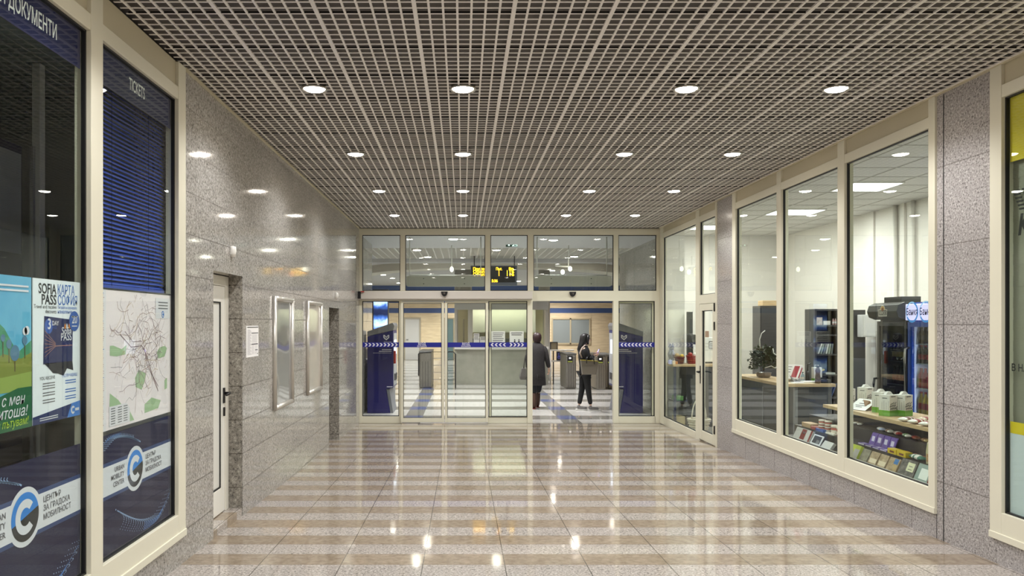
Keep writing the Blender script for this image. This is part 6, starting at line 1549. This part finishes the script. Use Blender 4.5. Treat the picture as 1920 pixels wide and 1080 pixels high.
# woman in the long coat walking away
x, y = 1.605, 16.72
t, L = person('person', 'person in a long grey coat and dark trousers walking away into the hall', (x, y, 0), (x, y, .88), [(x - .08, y - .02, .5), (x + .06, y + .12, .5)], [(x - .07, y - .10, .1), (x + .04, y + .22, .1)],
    [(x - .15, y, 1.32), (x + .15, y, 1.32)], [(x - .20, y + .01, 1.05), (x + .215, y - .02, 1.06)], [(x - .19, y + .06, .85), (x + .265, y + .02, .86)], [((x - .19, y + .06, .85), (.02, .1, -1), (1, 0, 0), .5), ((x + .265, y + .02, .86), (.06, .12, -1), (-1, 0, 0), .55)], (x, y, 1.38), (x + .005, y + .015, 1.52), (0.05, 1, -.1))
b = MB(); b.loft([ring((x + .005, y + .01, .505), .195, .15), ring((x, y, .75), .185, .14), ring((x, y, 1.0), .168, .12), ring((x, y, 1.2), .185, .125), ring((x, y, 1.33), .185, .11), ring((x, y, 1.39), .12, .085), ring((x, y + .0, 1.435), .07, .065)], 0)
b.tube([(x, y - .152, .52), (x, y - .142, .75)], .004)
for q, el, wr in ((-1, (x - .20, y + .01, 1.05), (x - .19, y + .06, .86)), (1, (x + .22, y - .02, 1.06), (x + .265, y + .02, .87))):
    s_ = skin_mesh('sleeve', [((x + q * .12, y, 1.35), .062), ((x + q * .175, y, 1.28), .07), (el, .058), (wr, .048)], [(0, 1), (1, 2), (2, 3)], 0, 1); b.add(s_.v, s_.f, 0, True)
obj('coat', b, COATM, t)
b = MB(); b.loft([ring((x, y - .0, 1.435), .062, .06), ring((x, y + .0, 1.47), .066, .066)], 0); obj('collar', b, COATM, t)
for kn, ft in (((x - .08, y - .02, .5), (x - .07, y - .10, .14)), ((x + .06, y + .12, .5), (x + .04, y + .22, .14))):
    s_ = skin_mesh('leg', [((kn[0], kn[1], .62), .1), (kn, .082), ((ft[0], ft[1] * .5 + kn[1] * .5, .32), .066)], [(0, 1), (1, 2)], 0, 1); obj('trouser_leg', s_, TROU1, t)
    bt = skin_mesh('boot', [((ft[0], ft[1] * .5 + kn[1] * .5, .36), .062), ((ft[0], ft[1] - .01, .09), .05), ((ft[0], ft[1] + .02, .045), .045), ((ft[0] + .005, ft[1] + .14, .035), (.044, .033))], [(0, 1), (1, 2), (2, 3)], 0, 1); bb = obj('boot', bt, BOOT, t)
    obj('sole', MB().prism([(ft[0] - .035, ft[1] - .05), (ft[0] + .035, ft[1] - .05), (ft[0] + .045, ft[1] + .1), (ft[0] + .03, ft[1] + .18), (ft[0] - .03, ft[1] + .18), (ft[0] - .045, ft[1] + .1)], 'z', 0, .012), mat('boot_sole_red', (120, 50, 40), .6), bb)
b = MB(); c = (x + .005, y + .015, 1.52); b.loft([ring((c[0], c[1] - .035, 1.43), .06, .05), ring((c[0], c[1] - .03, 1.47), .085, .08), ring((c[0], c[1] - .025, 1.53), .097, .092), ring((c[0], c[1] - .015, 1.59), .092, .093), ring((c[0], c[1] - .01, 1.63), .066, .07), ring((c[0], c[1], 1.648), .02, .02)], 0)
obj('hair', b, HAIR1, t)
bx_, by_ = x - .295, y - .06
tb = thing('shoulder_bag', 'dark grey shoulder bag hanging at the side of the person in the long coat', 'bag', (bx_, by_, .64))
b = MB(); b.loft([[(bx_ - .02, by_ - .13, .80), (bx_ + .02, by_ - .13, .80), (bx_ + .02, by_ + .13, .80), (bx_ - .02, by_ + .13, .80)][::-1][::-1] for _ in range(0)] or [[(bx_ - .075, by_ - .12, .635), (bx_ + .05, by_ - .12, .635), (bx_ + .05, by_ + .12, .635), (bx_ - .075, by_ + .12, .635)], [(bx_ - .085, by_ - .13, .70), (bx_ + .05, by_ - .13, .70), (bx_ + .05, by_ + .13, .70), (bx_ - .085, by_ + .13, .70)], [(bx_ - .035, by_ - .1, .88), (bx_ + .045, by_ - .1, .88), (bx_ + .045, by_ + .1, .88), (bx_ - .035, by_ + .1, .88)]], 0, False)
obj('bag_body', b, mat('bag_grey', (84, 78, 78), .6), tb, bevel=.01)
obj('strap', MB().tube([(bx_, by_ - .08, .88), (bx_ + .03, by_ - .02, 1.1), (x - .17, y, 1.37), (bx_ + .04, by_ + .06, 1.1), (bx_ + .01, by_ + .08, .88)], .011), mat('bag_strap', (52, 48, 48), .6), tb)
# woman with the tote bag, facing right
x, y = 2.60, 16.32
t, L = person('person', 'person with long black hair in black clothes standing sideways with a phone', (x, y, 0), (x - .01, y, .86), [(x - .06, y + .08, .48), (x + .04, y - .07, .47)], [(x - .13, y + .07, .1), (x + .10, y - .06, .1)],
    [(x - .05, y + .15, 1.30), (x - .05, y - .15, 1.29)], [(x - .0, y + .18, 1.08), (x + .02, y - .19, 1.07)], [(x + .16, y + .06, 1.16), (x + .17, y - .07, 1.17)], [((x + .16, y + .06, 1.16), (.8, -.4, .35), (0, -1, .2), .6), ((x + .17, y - .07, 1.17), (.8, .35, .4), (0, 1, .2), .6)], (x - .03, y, 1.37), (x + .0, y, 1.515), (1, -.06, -.28))
b = MB(); b.loft([ring((x - .01, y, .78), .125, .165), ring((x - .015, y, .95), .118, .155), ring((x - .03, y, 1.12), .125, .165), ring((x - .04, y, 1.27), .125, .18), ring((x - .04, y, 1.34), .095, .13), ring((x - .03, y, 1.395), .058, .062)], 0)
for q, el, wr in ((1, (x, y + .18, 1.08), (x + .155, y + .065, 1.155)), (-1, (x + .02, y - .19, 1.07), (x + .165, y - .075, 1.165))):
    s_ = skin_mesh('sleeve', [((x - .04, y + q * .11, 1.32), .065), ((x - .04, y + q * .155, 1.26), .072), (el, .062), (wr, .048)], [(0, 1), (1, 2), (2, 3)], 0, 1); b.add(s_.v, s_.f, 0, True)
obj('sweater', b, KNIT, t)
s_ = skin_mesh('trousers', [((x - .01, y, .86), (.135, .125)), ((x - .035, y + .085, .74), .098), ((x - .06, y + .08, .48), .070), ((x - .125, y + .07, .12), .05), ((x + .01, y - .08, .74), .098), ((x + .04, y - .07, .47), .070), ((x + .095, y - .06, .12), .05)], [(0, 1), (1, 2), (2, 3), (0, 4), (4, 5), (5, 6)], 0, 1); obj('trousers', s_, TROU, t)
for fx, fy in ((x - .13, y + .07), (x + .10, y - .06)):
    s_ = skin_mesh('shoe', [((fx - .005, fy, .12), .046), ((fx - .02, fy, .055), .048), ((fx + .08, fy - .01, .05), (.045, .036)), ((fx + .17, fy - .02, .04), (.04, .026))], [(0, 1), (1, 2), (2, 3)], 0, 1); sh = obj('sneaker', s_, SHOE, t)
    obj('sole', MB().prism([(fx - .07, fy - .035), (fx + .1, fy - .055), (fx + .21, fy - .045), (fx + .215, fy + .01), (fx + .1, fy + .04), (fx - .07, fy + .035)], 'z', 0, .028), SOLE, sh, bevel=.006)
b = MB(); hx, hz = x - .015, 1.515
b.loft([ring((x - .125, y, 1.22), .035, .06), ring((x - .12, y, 1.30), .06, .10), ring((x - .085, y, 1.38), .075, .105), ring((x - .055, y, 1.45), .085, .098), ring((hx - .015, y, hz), .098, .092), ring((hx - .008, y, 1.575), .098, .09), ring((hx, y, 1.615), .074, .07), ring((hx, y, 1.635), .02, .02)], 0)
b.loft([ring((x + .035, y - .072, 1.40), .02, .012), ring((x + .03, y - .08, 1.46), .03, .016), ring((x + .04, y - .078, 1.54), .032, .018), ring((x + .055, y - .05, 1.60), .026, .02)], 0)
obj('hair', b, HAIR2, t)
obj('scarf', MB().tube([(x - .10, y - .145, 1.12), (x - .135, y - .12, 1.22), (x - .09, y - .13, 1.33), (x - .03, y - .1, 1.385), (x + .04, y - .04, 1.37)], [.012, .02, .02, .016, .01]), mat('scarf_pale', (176, 160, 150), .8), t)
tp = thing('phone', 'small phone held up in the hands of the person with the tote bag', 'phone', (x + .265, y, 1.2))
obj('case', MB().obox((x + .245, y - .035, 1.185), (.0, .07, 0), (.05, 0, .12), (-.007, 0, .003)), BLACK, tp, bevel=.002)
obj('screen', MB().obox((x + .2395, y - .031, 1.195), (.0, .062, 0), (.042, 0, .10), (-.001, 0, .0004)), mat('phone_screen', (170, 160, 250), .3, emit=2.5), tp)
TOTE = mat('tote_taupe', (128, 120, 108), .6)
tb = thing('tote_bag', 'taupe tote bag hanging from the arm of the person in black', 'bag', (x + .02, y - .27, .78))
cx2, cy2 = x + .03, y - .315
b = MB(); b.loft([[(cx2 - .155, cy2 - .055, .785), (cx2 + .13, cy2 - .055, .785), (cx2 + .13, cy2 + .055, .785), (cx2 - .155, cy2 + .055, .785)], [(cx2 - .19, cy2 - .05, 1.085), (cx2 + .185, cy2 - .05, 1.06), (cx2 + .185, cy2 + .05, 1.06), (cx2 - .19, cy2 + .05, 1.085)]], 0, False); obj('bag_body', b, TOTE, tb, bevel=.012)
obj('opening_trim', MB().obox((cx2 - .188, cy2 - .052, 1.078), (.37, 0, -.024), (0, .104, 0), (0, 0, .012)), mat('tote_lining', (176, 160, 60), .6), tb)
for q in (-1, 1): obj('handle', MB().tube([(cx2 - .07, cy2 + q * .05, 1.02), (cx2 - .06, cy2 + q * .055, 1.12), (cx2 - .03, cy2 + q * .045 + .06, 1.165), (cx2 + .05, cy2 + q * .045 + .06, 1.165), (cx2 + .085, cy2 + q * .055, 1.11), (cx2 + .09, cy2 + q * .05, 1.0)], .009), BLACK, tb)
